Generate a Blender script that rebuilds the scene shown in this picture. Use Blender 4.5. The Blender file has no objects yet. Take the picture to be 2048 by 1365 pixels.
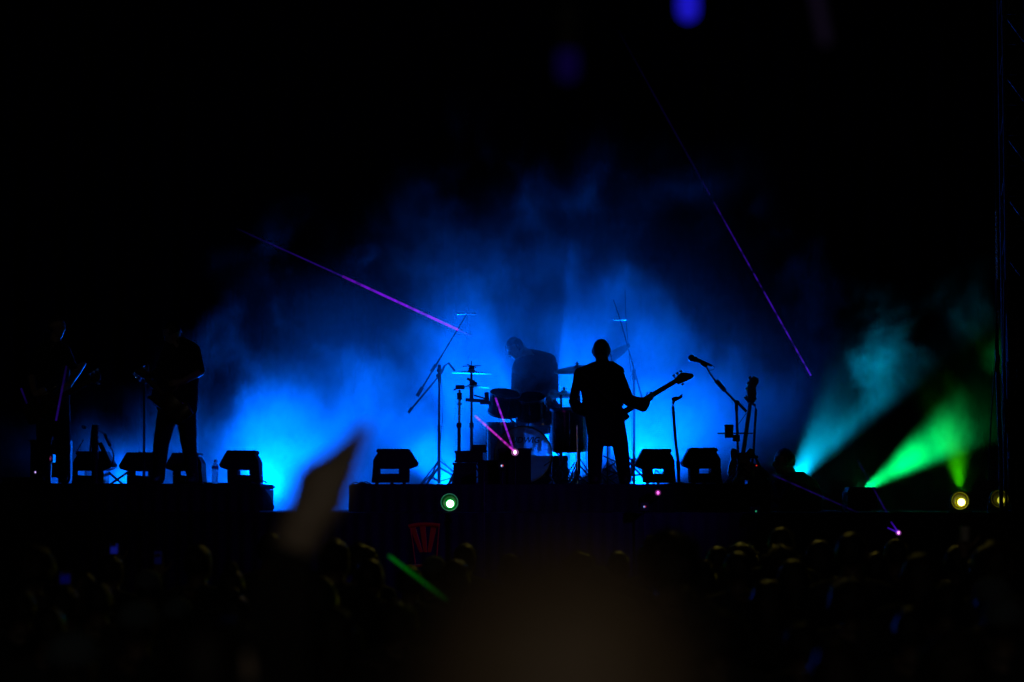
import bpy, bmesh, math, random
from mathutils import Vector, Matrix, noise
from mathutils.kdtree import KDTree
random.seed(7)
sc = bpy.context.scene
COL = sc.collection
PI = math.pi

# ------------------------------------------------------------------ camera
CAMZ, FPX, HOR = 1.75, 4836.0, 1000.0
TH = math.atan((HOR - 682.5) / FPX)
cam = bpy.data.objects.new('camera', bpy.data.cameras.new('camera'))
COL.objects.link(cam)
cam.location = (0, 0, CAMZ)
cam.rotation_euler = (PI / 2 + TH, 0, 0)
cam.data.lens = 85; cam.data.sensor_width = 36
cam.data.clip_start = 0.1; cam.data.clip_end = 400
cam.data.dof.use_dof = True; cam.data.dof.focus_distance = 29.3; cam.data.dof.aperture_fstop = 1.5
sc.camera = cam

def at(px, py, Y):
    """world point at distance Y that shows at photo pixel px,py (2048 x 1365)"""
    u = (px - 1024) / FPX; v = (682.5 - py) / FPX
    d = Vector((u, math.cos(TH) - v * math.sin(TH), math.sin(TH) + v * math.cos(TH)))
    d *= Y / d.y
    return Vector((d.x, Y, CAMZ + d.z))
def m_(px, Y): return px * Y / FPX

# ------------------------------------------------------------------ world, moonlight, exposure
w = bpy.data.worlds.new('World'); sc.world = w; w.use_nodes = True
nt = w.node_tree
sky = nt.nodes.new('ShaderNodeTexSky'); sky.sky_type = 'NISHITA'; sky.sun_disc = False
sky.sun_elevation = math.radians(38); sky.sun_rotation = math.radians(195)
nt.links.new(sky.outputs[0], nt.nodes['Background'].inputs[0])
nt.nodes['Background'].inputs[1].default_value = 0.00006
sun = bpy.data.objects.new('sun', bpy.data.lights.new('sun', 'SUN')); COL.objects.link(sun)
sun.data.energy = 0.008; sun.data.angle = math.radians(2.0); sun.data.color = (1.0, 0.86, 0.66)
sun.rotation_euler = (math.radians(52), 0, math.radians(-15))
sc.view_settings.view_transform = 'Standard'; sc.view_settings.look = 'None'
sc.view_settings.exposure = 0; sc.view_settings.gamma = 1
sc.view_settings.use_curve_mapping = False
cy = sc.cycles
cy.use_denoising = True
try: cy.denoiser = 'OPENIMAGEDENOISE'
except Exception: pass
cy.max_bounces = 5; cy.volume_bounces = 0; cy.transparent_max_bounces = 16
cy.volume_step_rate = 0.7; cy.volume_max_steps = 128
cy.sample_clamp_indirect = 3.0
cy.use_light_tree = True

# ------------------------------------------------------------------ materials
def mat(name, col, rough=0.6, metal=0.0, var=0.25, scale=6.0, bump=0.0, sheen=0.0, emit=None, es=0, coat=0.0, trans=0.0, spec=0.5):
    m = bpy.data.materials.new(name); m.use_nodes = True
    n = m.node_tree.nodes; l = m.node_tree.links
    b = n['Principled BSDF']
    tc = n.new('ShaderNodeTexCoord'); nz = n.new('ShaderNodeTexNoise')
    nz.inputs['Scale'].default_value = scale; nz.inputs['Detail'].default_value = 5
    l.new(tc.outputs['Object'], nz.inputs['Vector'])
    r = n.new('ShaderNodeValToRGB'); l.new(nz.outputs['Fac'], r.inputs[0])
    r.color_ramp.elements[0].position = 0.3; r.color_ramp.elements[1].position = 0.7
    r.color_ramp.elements[0].color = [c * (1 - var) for c in col] + [1]
    r.color_ramp.elements[1].color = [min(1, c * (1 + var)) for c in col] + [1]
    l.new(r.outputs[0], b.inputs['Base Color'])
    b.inputs['Roughness'].default_value = rough; b.inputs['Metallic'].default_value = metal
    b.inputs['Sheen Weight'].default_value = sheen; b.inputs['Coat Weight'].default_value = coat
    b.inputs['Transmission Weight'].default_value = trans
    b.inputs['Specular IOR Level'].default_value = spec
    if bump:
        bp = n.new('ShaderNodeBump'); bp.inputs['Strength'].default_value = bump; bp.inputs['Distance'].default_value = 0.01
        nz2 = n.new('ShaderNodeTexNoise'); nz2.inputs['Scale'].default_value = scale * 8
        l.new(tc.outputs['Object'], nz2.inputs['Vector']); l.new(nz2.outputs['Fac'], bp.inputs['Height'])
        l.new(bp.outputs[0], b.inputs['Normal'])
    if emit:
        b.inputs['Emission Color'].default_value = (*emit, 1); b.inputs['Emission Strength'].default_value = es
    return m
M = dict(
    suit=mat('black suit cloth', (0.012, 0.012, 0.013), 0.9, sheen=0.05, bump=0.2, spec=0.15),
    cloth=mat('dark cloth', (0.018, 0.018, 0.02), 0.9, sheen=0.1, bump=0.3, spec=0.2),
    shirtg=mat('grey cloth', (0.025, 0.025, 0.028), 0.9, bump=0.3),
    denim=mat('dark denim', (0.015, 0.018, 0.03), 0.9, bump=0.4, spec=0.2),
    skin=mat('skin', (0.32, 0.23, 0.17), 0.5, var=0.1, scale=20, bump=0.1),
    skin2=mat('tanned skin', (0.2, 0.12, 0.08), 0.5, var=0.12, scale=20, bump=0.1),
    skind=mat('brown skin', (0.12, 0.075, 0.05), 0.5, var=0.12, scale=20, bump=0.1),
    skinp=mat('pale skin', (0.5, 0.41, 0.33), 0.5, var=0.1, scale=20, bump=0.1),
    hair=mat('black hair', (0.006, 0.005, 0.004), 0.38, bump=0.5, scale=20),
    hairb=mat('brown hair', (0.018, 0.011, 0.007), 0.4, bump=0.5, scale=20),
    hairf=mat('light brown hair', (0.16, 0.12, 0.08), 0.55, bump=0.5, scale=14),
    cap=mat('blue grey cap cloth', (0.1, 0.14, 0.18), 0.9, bump=0.3),
    shoe=mat('black leather', (0.01, 0.01, 0.01), 0.5),
    plastic=mat('black plastic', (0.012, 0.012, 0.013), 0.55, bump=0.15, spec=0.3),
    paint=mat('black textured cabinet paint', (0.01, 0.01, 0.011), 0.7, bump=0.5, scale=12, spec=0.25),
    grille=mat('black steel grille', (0.02, 0.02, 0.022), 0.45, metal=0.6, bump=0.3),
    steel=mat('dark painted steel', (0.02, 0.02, 0.022), 0.5, metal=0.3, spec=0.3),
    chrome=mat('chrome', (0.5, 0.5, 0.52), 0.2, metal=1, var=0.1),
    bronze=mat('bronze cymbal', (0.55, 0.5, 0.35), 0.42, metal=1, var=0.15, scale=14),
    skirt=mat('black stage skirt cloth', (0.02, 0.02, 0.026), 0.95, bump=0.4, scale=3, spec=0.1),
    deck=mat('black stage deck', (0.015, 0.015, 0.016), 0.8, bump=0.3, spec=0.2),
    curtain=mat('black backdrop cloth', (0.003, 0.003, 0.0035), 0.98, bump=0.3, spec=0.05),
    lacq=mat('black lacquer', (0.01, 0.01, 0.012), 0.2, coat=0.6),
    wood=mat('dark maple neck', (0.06, 0.035, 0.018), 0.4),
    body=mat('dark guitar body', (0.03, 0.012, 0.008), 0.25, coat=0.5),
    shell=mat('smoked acrylic drum shell', (0.02, 0.02, 0.03), 0.15, coat=0.5, spec=0.6),
    red=mat('red moulded plastic', (0.75, 0.012, 0.006), 0.45, var=0.1),
    rubber=mat('black cable rubber', (0.012, 0.012, 0.012), 0.6),
    ground=mat('trampled dark ground', (0.035, 0.033, 0.03), 0.95, var=0.5, scale=2, bump=0.6),
    galv=mat('dark grey aluminium truss tube', (0.03, 0.03, 0.031), 0.6, metal=0.3, bump=0.15),
    cup=mat('white plastic cup', (0.7, 0.7, 0.7), 0.4, var=0.05),
    phone=mat('black phone glass', (0.01, 0.01, 0.012), 0.1, coat=0.8),
    label=mat('blue paper label', (0.1, 0.25, 0.5), 0.6),
    pet=mat('clear plastic bottle', (0.85, 0.92, 0.95), 0.12, var=0.02, trans=0.75),
)
def emis(name, col, s):
    m = bpy.data.materials.new(name); m.use_nodes = True
    n = m.node_tree.nodes; n.clear(); l = m.node_tree.links
    o = n.new('ShaderNodeOutputMaterial'); e = n.new('ShaderNodeEmission')
    e.inputs[0].default_value = (*col, 1); e.inputs[1].default_value = s
    l.new(e.outputs[0], o.inputs[0]); m.cycles.emission_sampling = 'NONE'
    return m
# thin see-through plastics: partly clear, partly lit through from behind
def thin_mat(name, clear, milk, fac, rough=0.2):
    m = bpy.data.materials.new(name); m.use_nodes = True
    n = m.node_tree.nodes; n.clear(); l = m.node_tree.links
    o = n.new('ShaderNodeOutputMaterial'); mx = n.new('ShaderNodeMixShader'); m2 = n.new('ShaderNodeMixShader'); m2.inputs[0].default_value = 0.2
    a = n.new('ShaderNodeBsdfTransparent'); a.inputs[0].default_value = (*clear, 1)
    b = n.new('ShaderNodeBsdfTranslucent'); b.inputs[0].default_value = (*milk, 1)
    g = n.new('ShaderNodeBsdfGlossy'); g.inputs['Roughness'].default_value = rough; g.inputs[0].default_value = (0.12, 0.12, 0.12, 1)
    nz = n.new('ShaderNodeTexNoise'); nz.inputs['Scale'].default_value = 3
    r = n.new('ShaderNodeMapRange'); r.inputs[1].default_value = 0.3; r.inputs[2].default_value = 0.7; r.inputs[3].default_value = fac * 0.7; r.inputs[4].default_value = fac * 1.2
    l.new(nz.outputs['Fac'], r.inputs[0]); l.new(r.outputs[0], mx.inputs[0])
    l.new(b.outputs[0], m2.inputs[1]); l.new(g.outputs[0], m2.inputs[2])
    l.new(a.outputs[0], mx.inputs[1]); l.new(m2.outputs[0], mx.inputs[2]); l.new(mx.outputs[0], o.inputs[0])
    return m
M['pet'] = thin_mat('clear plastic bottle wall', (0.9, 0.95, 0.97), (0.95, 0.97, 1.0), 0.6, 0.1)
M['skinhead'] = thin_mat('clear coated drum skin', (0.55, 0.6, 0.65), (0.5, 0.5, 0.5), 0.5)


# ------------------------------------------------------------------ object helpers
def tag(o, label=None, cat=None, group=None, kind=None):
    if label: o['label'] = label
    if cat: o['category'] = cat
    if group: o['group'] = group
    if kind: o['kind'] = kind
    return o
def thing(name, label, cat, loc=(0, 0, 0), group=None):
    o = bpy.data.objects.new(name, None); COL.objects.link(o); o.location = loc
    o.empty_display_size = 0.1
    return tag(o, label, cat, group)
def link(name, me, parent=None, mats=None, smooth=False):
    o = bpy.data.objects.new(name, me); COL.objects.link(o)
    if mats:
        for m in (mats if isinstance(mats, (list, tuple)) else [mats]): me.materials.append(m)
    if smooth: me.shade_smooth()
    if parent:
        o.parent = parent; o.matrix_parent_inverse = Matrix.Translation(-Vector(parent.location)) if parent.parent is None else Matrix()
    return o
_u = bmesh.new(); bmesh.ops.create_uvsphere(_u, u_segments=12, v_segments=8, radius=1); UNIT = [v.co.copy() for v in _u.verts]; _u.free()
class MB:
    """collects simple solids in world coordinates; build() links them as one mesh"""
    def __init__(s): s.bm = bmesh.new()
    def box(s, a, b, rot=None, piv=None):
        a, b = Vector(a), Vector(b); c = (a + b) / 2; d = b - a
        mt = Matrix.Translation(c) @ Matrix.Diagonal((abs(d.x), abs(d.y), abs(d.z), 1))
        if rot is not None:
            pv = Vector(piv) if piv is not None else c
            mt = Matrix.Translation(pv) @ rot @ Matrix.Translation(-pv) @ mt
        bmesh.ops.create_cube(s.bm, size=1, matrix=mt); return s
    def tube(s, p0, p1, r0, r1=None, n=10):
        p0, p1 = Vector(p0), Vector(p1); r1 = r0 if r1 is None else r1
        d = p1 - p0
        mt = Matrix.Translation((p0 + p1) / 2) @ d.to_track_quat('Z', 'Y').to_matrix().to_4x4()
        bmesh.ops.create_cone(s.bm, cap_ends=True, segments=n, radius1=r0, radius2=r1, depth=d.length, matrix=mt); return s
    def path(s, pts, r, n=8):
        pts = [Vector(p) for p in pts]
        rings = []
        for i, p in enumerate(pts):
            t = (pts[min(i + 1, len(pts) - 1)] - pts[max(i - 1, 0)]).normalized()
            q = t.to_track_quat('Z', 'Y')
            rr = r[i] if isinstance(r, (list, tuple)) else r
            rings.append([s.bm.verts.new(p + q @ Vector((math.cos(a) * rr, math.sin(a) * rr, 0))) for a in [2 * PI * k / n for k in range(n)]])
        for a, b in zip(rings, rings[1:]):
            for k in range(n): s.bm.faces.new((a[k], a[(k + 1) % n], b[(k + 1) % n], b[k]))
        s.bm.faces.new(rings[0][::-1]); s.bm.faces.new(rings[-1]); return s
    def ball(s, c, r, n=12, m=8, rot=None):
        r = (r, r, r) if not isinstance(r, (tuple, list, Vector)) else r
        mt = Matrix.Translation(Vector(c)) @ (rot.to_4x4() if rot is not None else Matrix()) @ Matrix.Diagonal((*r, 1))
        bmesh.ops.create_uvsphere(s.bm, u_segments=n, v_segments=m, radius=1, matrix=mt); return s
    def hull(s, sph, n=12, m=8):
        b = bmesh.new()
        for c, r in sph:
            r = r if isinstance(r, (tuple, list)) else (r, r, r); c = Vector(c)
            for q in UNIT: b.verts.new((c.x + q.x * r[0], c.y + q.y * r[1], c.z + q.z * r[2]))
        out = bmesh.ops.convex_hull(b, input=b.verts)
        mp_ = {}
        for f in b.faces:
            vs = []
            for v in f.verts:
                if v.index not in mp_ or True:
                    k = id(v) if False else v
                    if k not in mp_: mp_[k] = s.bm.verts.new(v.co)
                    vs.append(mp_[k])
            s.bm.faces.new(vs)
        b.free()
        return s
    def prism(s, poly, y0, y1):
        """poly = world x,z outline, extruded from y0 to y1"""
        a = [s.bm.verts.new((x, y0, z)) for x, z in poly]; b = [s.bm.verts.new((x, y1, z)) for x, z in poly]
        n = len(poly)
        s.bm.faces.new(a); s.bm.faces.new(b[::-1])
        for k in range(n): s.bm.faces.new((a[k], b[k], b[(k + 1) % n], a[(k + 1) % n]))
        return s
    def lathe(s, c, axis, prof, n=28):
        """prof = (radius, height) pairs along axis from c"""
        q = Vector(axis).normalized().to_track_quat('Z', 'Y'); rings = []
        for r, h in prof:
            rings.append([s.bm.verts.new(Vector(c) + q @ Vector((math.cos(2 * PI * k / n) * max(r, 1e-4), math.sin(2 * PI * k / n) * max(r, 1e-4), h))) for k in range(n)])
        for a, b in zip(rings, rings[1:]):
            for k in range(n): s.bm.faces.new((a[k], a[(k + 1) % n], b[(k + 1) % n], b[k]))
        return s
    def build(s, name, m, parent=None, smooth=False, bevel=0):
        if bevel: 
            bmesh.ops.bevel(s.bm, geom=[e for e in s.bm.edges if e.calc_face_angle(0) > 0.5], offset=bevel, segments=2, affect='EDGES')
        bmesh.ops.recalc_face_normals(s.bm, faces=s.bm.faces)
        me = bpy.data.meshes.new(name); s.bm.to_mesh(me); s.bm.free()
        o = link(name, me, parent, m)
        if smooth:
            me.shade_smooth()
            try: me.set_sharp_from_angle(angle=math.radians(40))
            except Exception: pass
        return o
def copy_tree(o, parent=None):
    c = o.copy(); COL.objects.link(c)
    if parent: c.parent = parent
    for ch in list(o.children): copy_tree(ch, c)
    return c

# ------------------------------------------------------------------ people
class Fig:
    def __init__(s): s.pr = []       # (list of spheres | ellipsoid, material index)
    def h(s, sph, mi=0): s.pr.append(('h', [(Vector(c), r) for c, r in sph], mi)); return s
    def e(s, c, r, rot, mi): s.pr.append(('e', (Vector(c), r, rot), mi)); return s
    def head(s, c, face, up=(0, 0, 1), k=1.0, mi=1):
        f = Vector(face).normalized(); u = (Vector(up) - f * Vector(up).dot(f)).normalized(); x = f.cross(u)
        R = Matrix((x, f, u)).transposed(); c = Vector(c)
        P = lambda a, b, d: c + R @ (Vector((a, b, d)) * k)
        s.e(c, (0.076 * k, 0.094 * k, 0.105 * k), R, mi)
        s.h([(P(0, 0.03, -0.06), 0.058 * k), (P(0, 0.066, -0.098), 0.026 * k), (P(0, -0.03, -0.04), 0.06 * k)], mi)
        s.h([(P(0, 0.092, 0.005), 0.010 * k), (P(0, 0.112, -0.032), 0.013 * k), (P(0, 0.088, -0.038), 0.016 * k)], mi)
        s.h([(P(-0.018, 0.088, -0.064), 0.008 * k), (P(0.018, 0.088, -0.064), 0.008 * k), (P(0, 0.094, -0.062), 0.009 * k)], mi)
        s.h([(P(-0.035, 0.083, 0.022), 0.011 * k), (P(0.035, 0.083, 0.022), 0.011 * k)], mi)
        for q in (-1, 1):
            s.e(P(q * 0.03, 0.082, 0.0), (0.013 * k,) * 3, R, mi)
            s.h([(P(q * 0.079, -0.008, 0.018), 0.012 * k), (P(q * 0.080, -0.012, -0.008), 0.014 * k), (P(q * 0.077, 0.0, -0.028), 0.008 * k)], mi)
        return R
    def hand(s, w, d, n, side=1, curl=0.5, k=1.0, mi=1, r=0.0085, thumb=0.9):
        """wrist w, pointing d, palm normal n"""
        d = Vector(d).normalized(); n = Vector(n); n = (n - d * n.dot(d)).normalized(); x = d.cross(n) * side; w = Vector(w)
        s.h([(w, 0.026 * k), (w + d * 0.03 * k - x * 0.018 * k, 0.02 * k), (w + d * 0.03 * k + x * 0.018 * k, 0.02 * k)], mi)
        s.h([(w + d * 0.025 * k - x * 0.016 * k, 0.018 * k), (w + d * 0.025 * k + x * 0.016 * k, 0.018 * k),
             (w + d * 0.09 * k - x * 0.030 * k, 0.012 * k), (w + d * 0.09 * k + x * 0.030 * k, 0.012 * k)], mi)
        for q, L in ((-0.031, 0.062), (-0.011, 0.078), (0.010, 0.085), (0.031, 0.074)):
            p = w + d * 0.092 * k + x * q * k; dd = d + x * q * 1.2
            for seg, fr in enumerate((0.45, 0.32, 0.23)):
                a = curl * (seg + 0.6) * 0.9
                v = (dd.normalized() * math.cos(a) + n * math.sin(a)).normalized()
                p2 = p + v * L * fr * k
                s.h([(p, r * (1.05 - 0.1 * seg) * k), (p2, r * (0.95 - 0.12 * seg) * k)], mi); p = p2
        p = w + d * 0.025 * k + x * 0.028 * k
        for L, a in ((0.045, thumb), (0.034, thumb * 0.7), (0.026, thumb * 0.45)):
            v = (d * math.cos(a) + x * math.sin(a) + n * 0.35 * curl).normalized(); p2 = p + v * L * k
            s.h([(p, r * 1.25 * k), (p2, r * 1.1 * k)], mi); p = p2
    def build(s, name, mats, parent=None, voxel=0.012, smooth=2, fold=0.0):
        mb = MB(); tags = []; 
        for kind, dat, mi in s.pr:
            n0 = len(mb.bm.verts)
            if kind == 'h': mb.hull(dat)
            else: mb.ball(dat[0], dat[1], 20, 14, dat[2])
            mb.bm.verts.index_update()
        # nearest-primitive lookup for material zones
        pts = []
        for kind, dat, mi in s.pr:
            if kind == 'h':
                for (c, r), (c2, r2) in zip(dat, dat[1:] + dat[:1]):
                    for t in (0, .25, .5, .75):
                        rr = r if not isinstance(r, (tuple, list)) else min(r); rr2 = r2 if not isinstance(r2, (tuple, list)) else min(r2)
                        pts.append((c.lerp(c2, t), rr + (rr2 - rr) * t, mi))
            else: pts.append((dat[0], min(dat[1]) * 1.0, mi))
        bmesh.ops.recalc_face_normals(mb.bm, faces=mb.bm.faces)
        me = bpy.data.meshes.new(name + '_raw'); mb.bm.to_mesh(me); mb.bm.free()
        tmp = bpy.data.objects.new('tmp', me); COL.objects.link(tmp)
        md = tmp.modifiers.new('r', 'REMESH'); md.mode = 'VOXEL'; md.voxel_size = voxel
        if smooth:
            sm = tmp.modifiers.new('s', 'SMOOTH'); sm.factor = 0.5; sm.iterations = smooth
        dg = bpy.context.evaluated_depsgraph_get(); dg.update()
        out = bpy.data.meshes.new_from_object(tmp.evaluated_get(dg))
        bpy.data.objects.remove(tmp); bpy.data.meshes.remove(me)
        out.name = name
        out.materials.clear()
        for m in mats: out.materials.append(m)
        if fold:
            import numpy as np
            nv = len(out.vertices); co = np.empty(nv * 3); no = np.empty(nv * 3)
            out.vertices.foreach_get('co', co); out.vertices.foreach_get('normal', no)
            co = co.reshape(-1, 3); no = no.reshape(-1, 3)
            dd = np.array([noise.noise((a * 7, b * 7, c * 11)) + 0.5 * noise.noise((a * 24, b * 24, c * 24)) for a, b, c in co])
            out.vertices.foreach_set('co', (co + no * (dd * fold)[:, None]).ravel())
        if len(mats) > 1:
            import numpy as np
            C = np.array([list(p[0]) for p in pts]); Rr = np.array([p[1] for p in pts]); Mi = np.array([p[2] for p in pts])
            nf = len(out.polygons); cen = np.empty(nf * 3); out.polygons.foreach_get('center', cen); cen = cen.reshape(-1, 3)
            best = np.full(nf, 1e9); idx = np.zeros(nf, int)
            for c, r, mi in zip(C, Rr, Mi):
                dd = np.linalg.norm(cen - c, axis=1) - r; k = dd < best; best[k] = dd[k]; idx[k] = mi
            out.polygons.foreach_set('material_index', idx.astype('i'))
        out.shade_smooth()
        return link(name, out, parent)
def hair_mesh(name, c, face, up, parent, m, style='short', k=1.0, strands=500, seed=0):
    rnd = random.Random(seed)
    f = Vector(face).normalized(); u = (Vector(up) - f * Vector(up).dot(f)).normalized(); x = f.cross(u)
    R = Matrix((x, f, u)).transposed(); c = Vector(c)
    bm = bmesh.new()
    sz = {'short': (0.083, 0.1, 0.112), 'curly': (0.125, 0.13, 0.14), 'long': (0.096, 0.108, 0.118), 'bun': (0.086, 0.103, 0.115), 'cropped': (0.080, 0.098, 0.109)}[style]
    amp = {'short': 0.006, 'curly': 0.018, 'long': 0.006, 'bun': 0.004, 'cropped': 0.002}[style]
    bmesh.ops.create_icosphere(bm, subdivisions=4, radius=1)
    for v in list(bm.verts):
        p = v.co.normalized()
        # hair keeps off the face
        if p.y > 0.25 and p.z < 0.55 - 0.2 * abs(p.x) and style != 'curly' or p.z < -0.55 and style not in ('long',):
            v.co = p * 0.001
        if style == 'curly' and p.y > 0.5 and p.z < 0.3: v.co = p * 0.001
    bmesh.ops.delete(bm, geom=[v for v in bm.verts if v.co.length < 0.5], context='VERTS')
    for v in bm.verts:
        p = v.co.normalized()
        d = 1 + 0 * p.x
        q = Vector((p.x * sz[0], p.y * sz[1] - 0.008, p.z * sz[2]))
        q += p * amp * (noise.noise(p * 4 + Vector((seed, 0, 0))) + 0.6 * noise.noise(p * 11 + Vector((0, seed, 0))))
        if style == 'long' and q.z < 0: q.z *= 2.6; q.x *= 1.12; q.y -= 0.01
        v.co = c + R @ (q * k)
    if style == 'bun': bmesh.ops.create_icosphere(bm, subdivisions=3, radius=0.045 * k, matrix=Matrix.Translation(c + R @ Vector((0, -0.07, 0.12)) * k))
    base = [v.co.copy() for v in bm.verts]
    for i in range(strands):
        p = rnd.choice(base); n = (p - c).normalized()
        L = {'short': 0.014, 'curly': 0.035, 'long': 0.02, 'bun': 0.014, 'cropped': 0.005}[style] * k * rnd.uniform(0.4, 1.3)
        t = (n * 0.8 + Vector((rnd.uniform(-1, 1), rnd.uniform(-1, 1), rnd.uniform(-0.9, 0.7)))).normalized()
        b = t.cross(Vector((rnd.random(), rnd.random(), rnd.random()))).normalized() * 0.0007 * k
        mid = p + t * L * 0.5 + n * L * 0.15
        a1 = bm.verts.new(p - b); a2 = bm.verts.new(p + b); a3 = bm.verts.new(mid + b); a4 = bm.verts.new(mid - b); a5 = bm.verts.new(p + t * L - Vector((0, 0, L * 0.2)))
        bm.faces.new((a1, a2, a3, a4)); bm.faces.new((a4, a3, a5))
    me = bpy.data.meshes.new(name); bm.to_mesh(me); bm.free()
    o = link(name, me, parent, m); me.shade_smooth(); return o

# ------------------------------------------------------------------ setting: ground, stage
DECKZ, RISZ = 1.61, 1.93
def gz(y): return -0.022 * max(0, min(y, 27))
bm = bmesh.new()
NX, NY = 60, 70
ys = [-20 + i * 0.9 for i in range(NY)] + [60, 90, 200]
gv = [[bm.verts.new((-80 + 160 * i / NX, y, gz(y) + 0.015 * noise.noise(Vector((i * 1.7, y, 0))))) for i in range(NX + 1)] for y in ys]
for a, b in zip(gv, gv[1:]):
    for i in range(NX): bm.faces.new((a[i], a[i + 1], b[i + 1], b[i]))
me = bpy.data.meshes.new('ground'); bm.to_mesh(me); bm.free(); me.shade_smooth()
tag(link('ground', me, None, M['ground']), 'dark trampled ground under the crowd', None, None, 'structure')

def skirt(x0, x1, y, z0, z1, name, parent, amp=0.02, m='skirt', wave=0.14):
    """cloth hanging in folds"""
    bm = bmesh.new(); n = int(abs(x1 - x0) / 0.03) + 1; rows = 8; g = []
    for j in range(rows + 1):
        t = j / rows
        g.append([bm.verts.new((x0 + (x1 - x0) * i / n, y - amp * (0.4 + t) * (1 + math.sin(i * 0.03 / wave * 2 * PI + 2.5 * noise.noise(Vector((i * 0.04, 3, 1))))) - 0.01, z1 + (z0 - z1) * t)) for i in range(n + 1)])
    for a, b in zip(g, g[1:]):
        for i in range(n): bm.faces.new((a[i], a[i + 1], b[i + 1], b[i]))
    me = bpy.data.meshes.new(name); bm.to_mesh(me); bm.free(); me.shade_smooth()
    return link(name, me, parent, M[m])
st = thing('stage', 'low black stage deck with cloth skirt across the whole picture', 'stage', (0, 27.6, gz(27)))
MB().box((-9.5, 26.4, 1.55), (9.5, 39.6, DECKZ)).build('deck_floor', M['deck'], st)
for i in range(9):
    for y in (26.8, 33, 39):
        x = -9.2 + i * 2.3
        MB().tube((x, y, gz(27) - 0.05), (x, y, 1.549), 0.03).build('leg', M['steel'], st)
skirt(-9.5, 9.5, 26.33, gz(27) + 0.02, 1.6, 'skirt', st)
def riser(label, x0, x1, y0, y1):
    r = thing('riser', label, 'stage riser', ((x0 + x1) / 2, y0, DECKZ))
    MB().box((x0, y0, RISZ - 0.06), (x1, y1, RISZ)).build('platform', M['deck'], r, bevel=0.02)
    MB().box((x0 + 0.02, y0 + 0.03, DECKZ + 0.002), (x1 - 0.02, y1 - 0.03, RISZ - 0.062)).build('frame', M['steel'], r)
    skirt(x0 - 0.01, x1 + 0.01, y0 - 0.005, DECKZ + 0.004, RISZ - 0.01, 'skirt', r, 0.012)
    mb = MB()   # loose cloth bunched over the end
    return r
LX1 = at(551, 970, 28.9).x; RX0 = at(700, 970, 27.8).x; RX1 = at(1540, 970, 27.8).x
rl = riser('left black riser under the two guitarists and their monitors', -9.3, LX1, 27.0, 28.9)
rr = riser('wide centre black riser under the drums and bassist', RX0, RX1, 27.8, 32.2)
for r_, xx, yy, s, ln in ((rl, LX1, 27.0, 1, 1.5), (rr, RX0, 27.8, -1, 3)):
    mb = MB()
    mb.hull([((xx - s * 0.12, yy + 0.2, RISZ - 0.005), 0.035), ((xx - s * 0.02, yy + 0.25, RISZ - 0.07), 0.035), ((xx + s * 0.0, yy + 0.2, DECKZ + 0.05), 0.03), ((xx - s * 0.1, yy + ln, RISZ - 0.03), 0.03), ((xx, yy + ln, DECKZ + 0.05), 0.03)])
    mb.build('corner_cloth', M['skirt'], r_, True)
bc = thing('backdrop_curtain', 'tall black curtain hanging behind the stage', 'curtain', (0, 39.8, 1.6))
skirt(-16, 16, 39.8, -0.6, 12, 'cloth', bc, 0.08, 'curtain', 0.5)
MB().tube((-16, 39.8, 12.05), (16, 39.8, 12.05), 0.05).build('rail', M['steel'], bc)

# ------------------------------------------------------------------ smoke and the lights that shine in it
sm = bpy.data.materials.new('stage smoke'); sm.use_nodes = True
n = sm.node_tree.nodes; n.clear(); l = sm.node_tree.links
out = n.new('ShaderNodeOutputMaterial'); pv = n.new('ShaderNodeVolumePrincipled')
pv.inputs['Color'].default_value = (0.85, 0.9, 0.95, 1); pv.inputs['Anisotropy'].default_value = 0.35
tc = n.new('ShaderNodeTexCoord')
def math_(op, a, b=None, c=None):
    x = n.new('ShaderNodeMath'); x.operation = op
    for i, v in enumerate((a, b, c)):
        if v is None: continue
        if isinstance(v, (int, float)): x.inputs[i].default_value = v
        else: l.new(v, x.inputs[i])
    return x.outputs[0]
def mrange(v, a, b, c, d):
    x = n.new('ShaderNodeMapRange'); x.interpolation_type = 'SMOOTHSTEP'
    l.new(v, x.inputs[0])
    for i, q in enumerate((a, b, c, d)): x.inputs[i + 1].default_value = q
    return x.outputs[0]
sep = n.new('ShaderNodeSeparateXYZ'); l.new(tc.outputs['Object'], sep.inputs[0])
mp = n.new('ShaderNodeMapping'); mp.inputs['Location'].default_value = (7, 0, 5); mp.inputs['Rotation'].default_value = (0, 0.5, 0); mp.inputs['Scale'].default_value = (1, 0.42, 0.85)
l.new(tc.outputs['Object'], mp.inputs[0])
nz = n.new('ShaderNodeTexNoise'); nz.inputs['Scale'].default_value = 0.8; nz.inputs['Detail'].default_value = 4.5; nz.inputs['Roughness'].default_value = 0.58; nz.inputs['Distortion'].default_value = 0.3
l.new(mp.outputs[0], nz.inputs['Vector'])
nb = n.new('ShaderNodeTexNoise'); nb.inputs['Scale'].default_value = 0.42; nb.inputs['Detail'].default_value = 1.0
l.new(tc.outputs['Object'], nb.inputs['Vector'])
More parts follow.
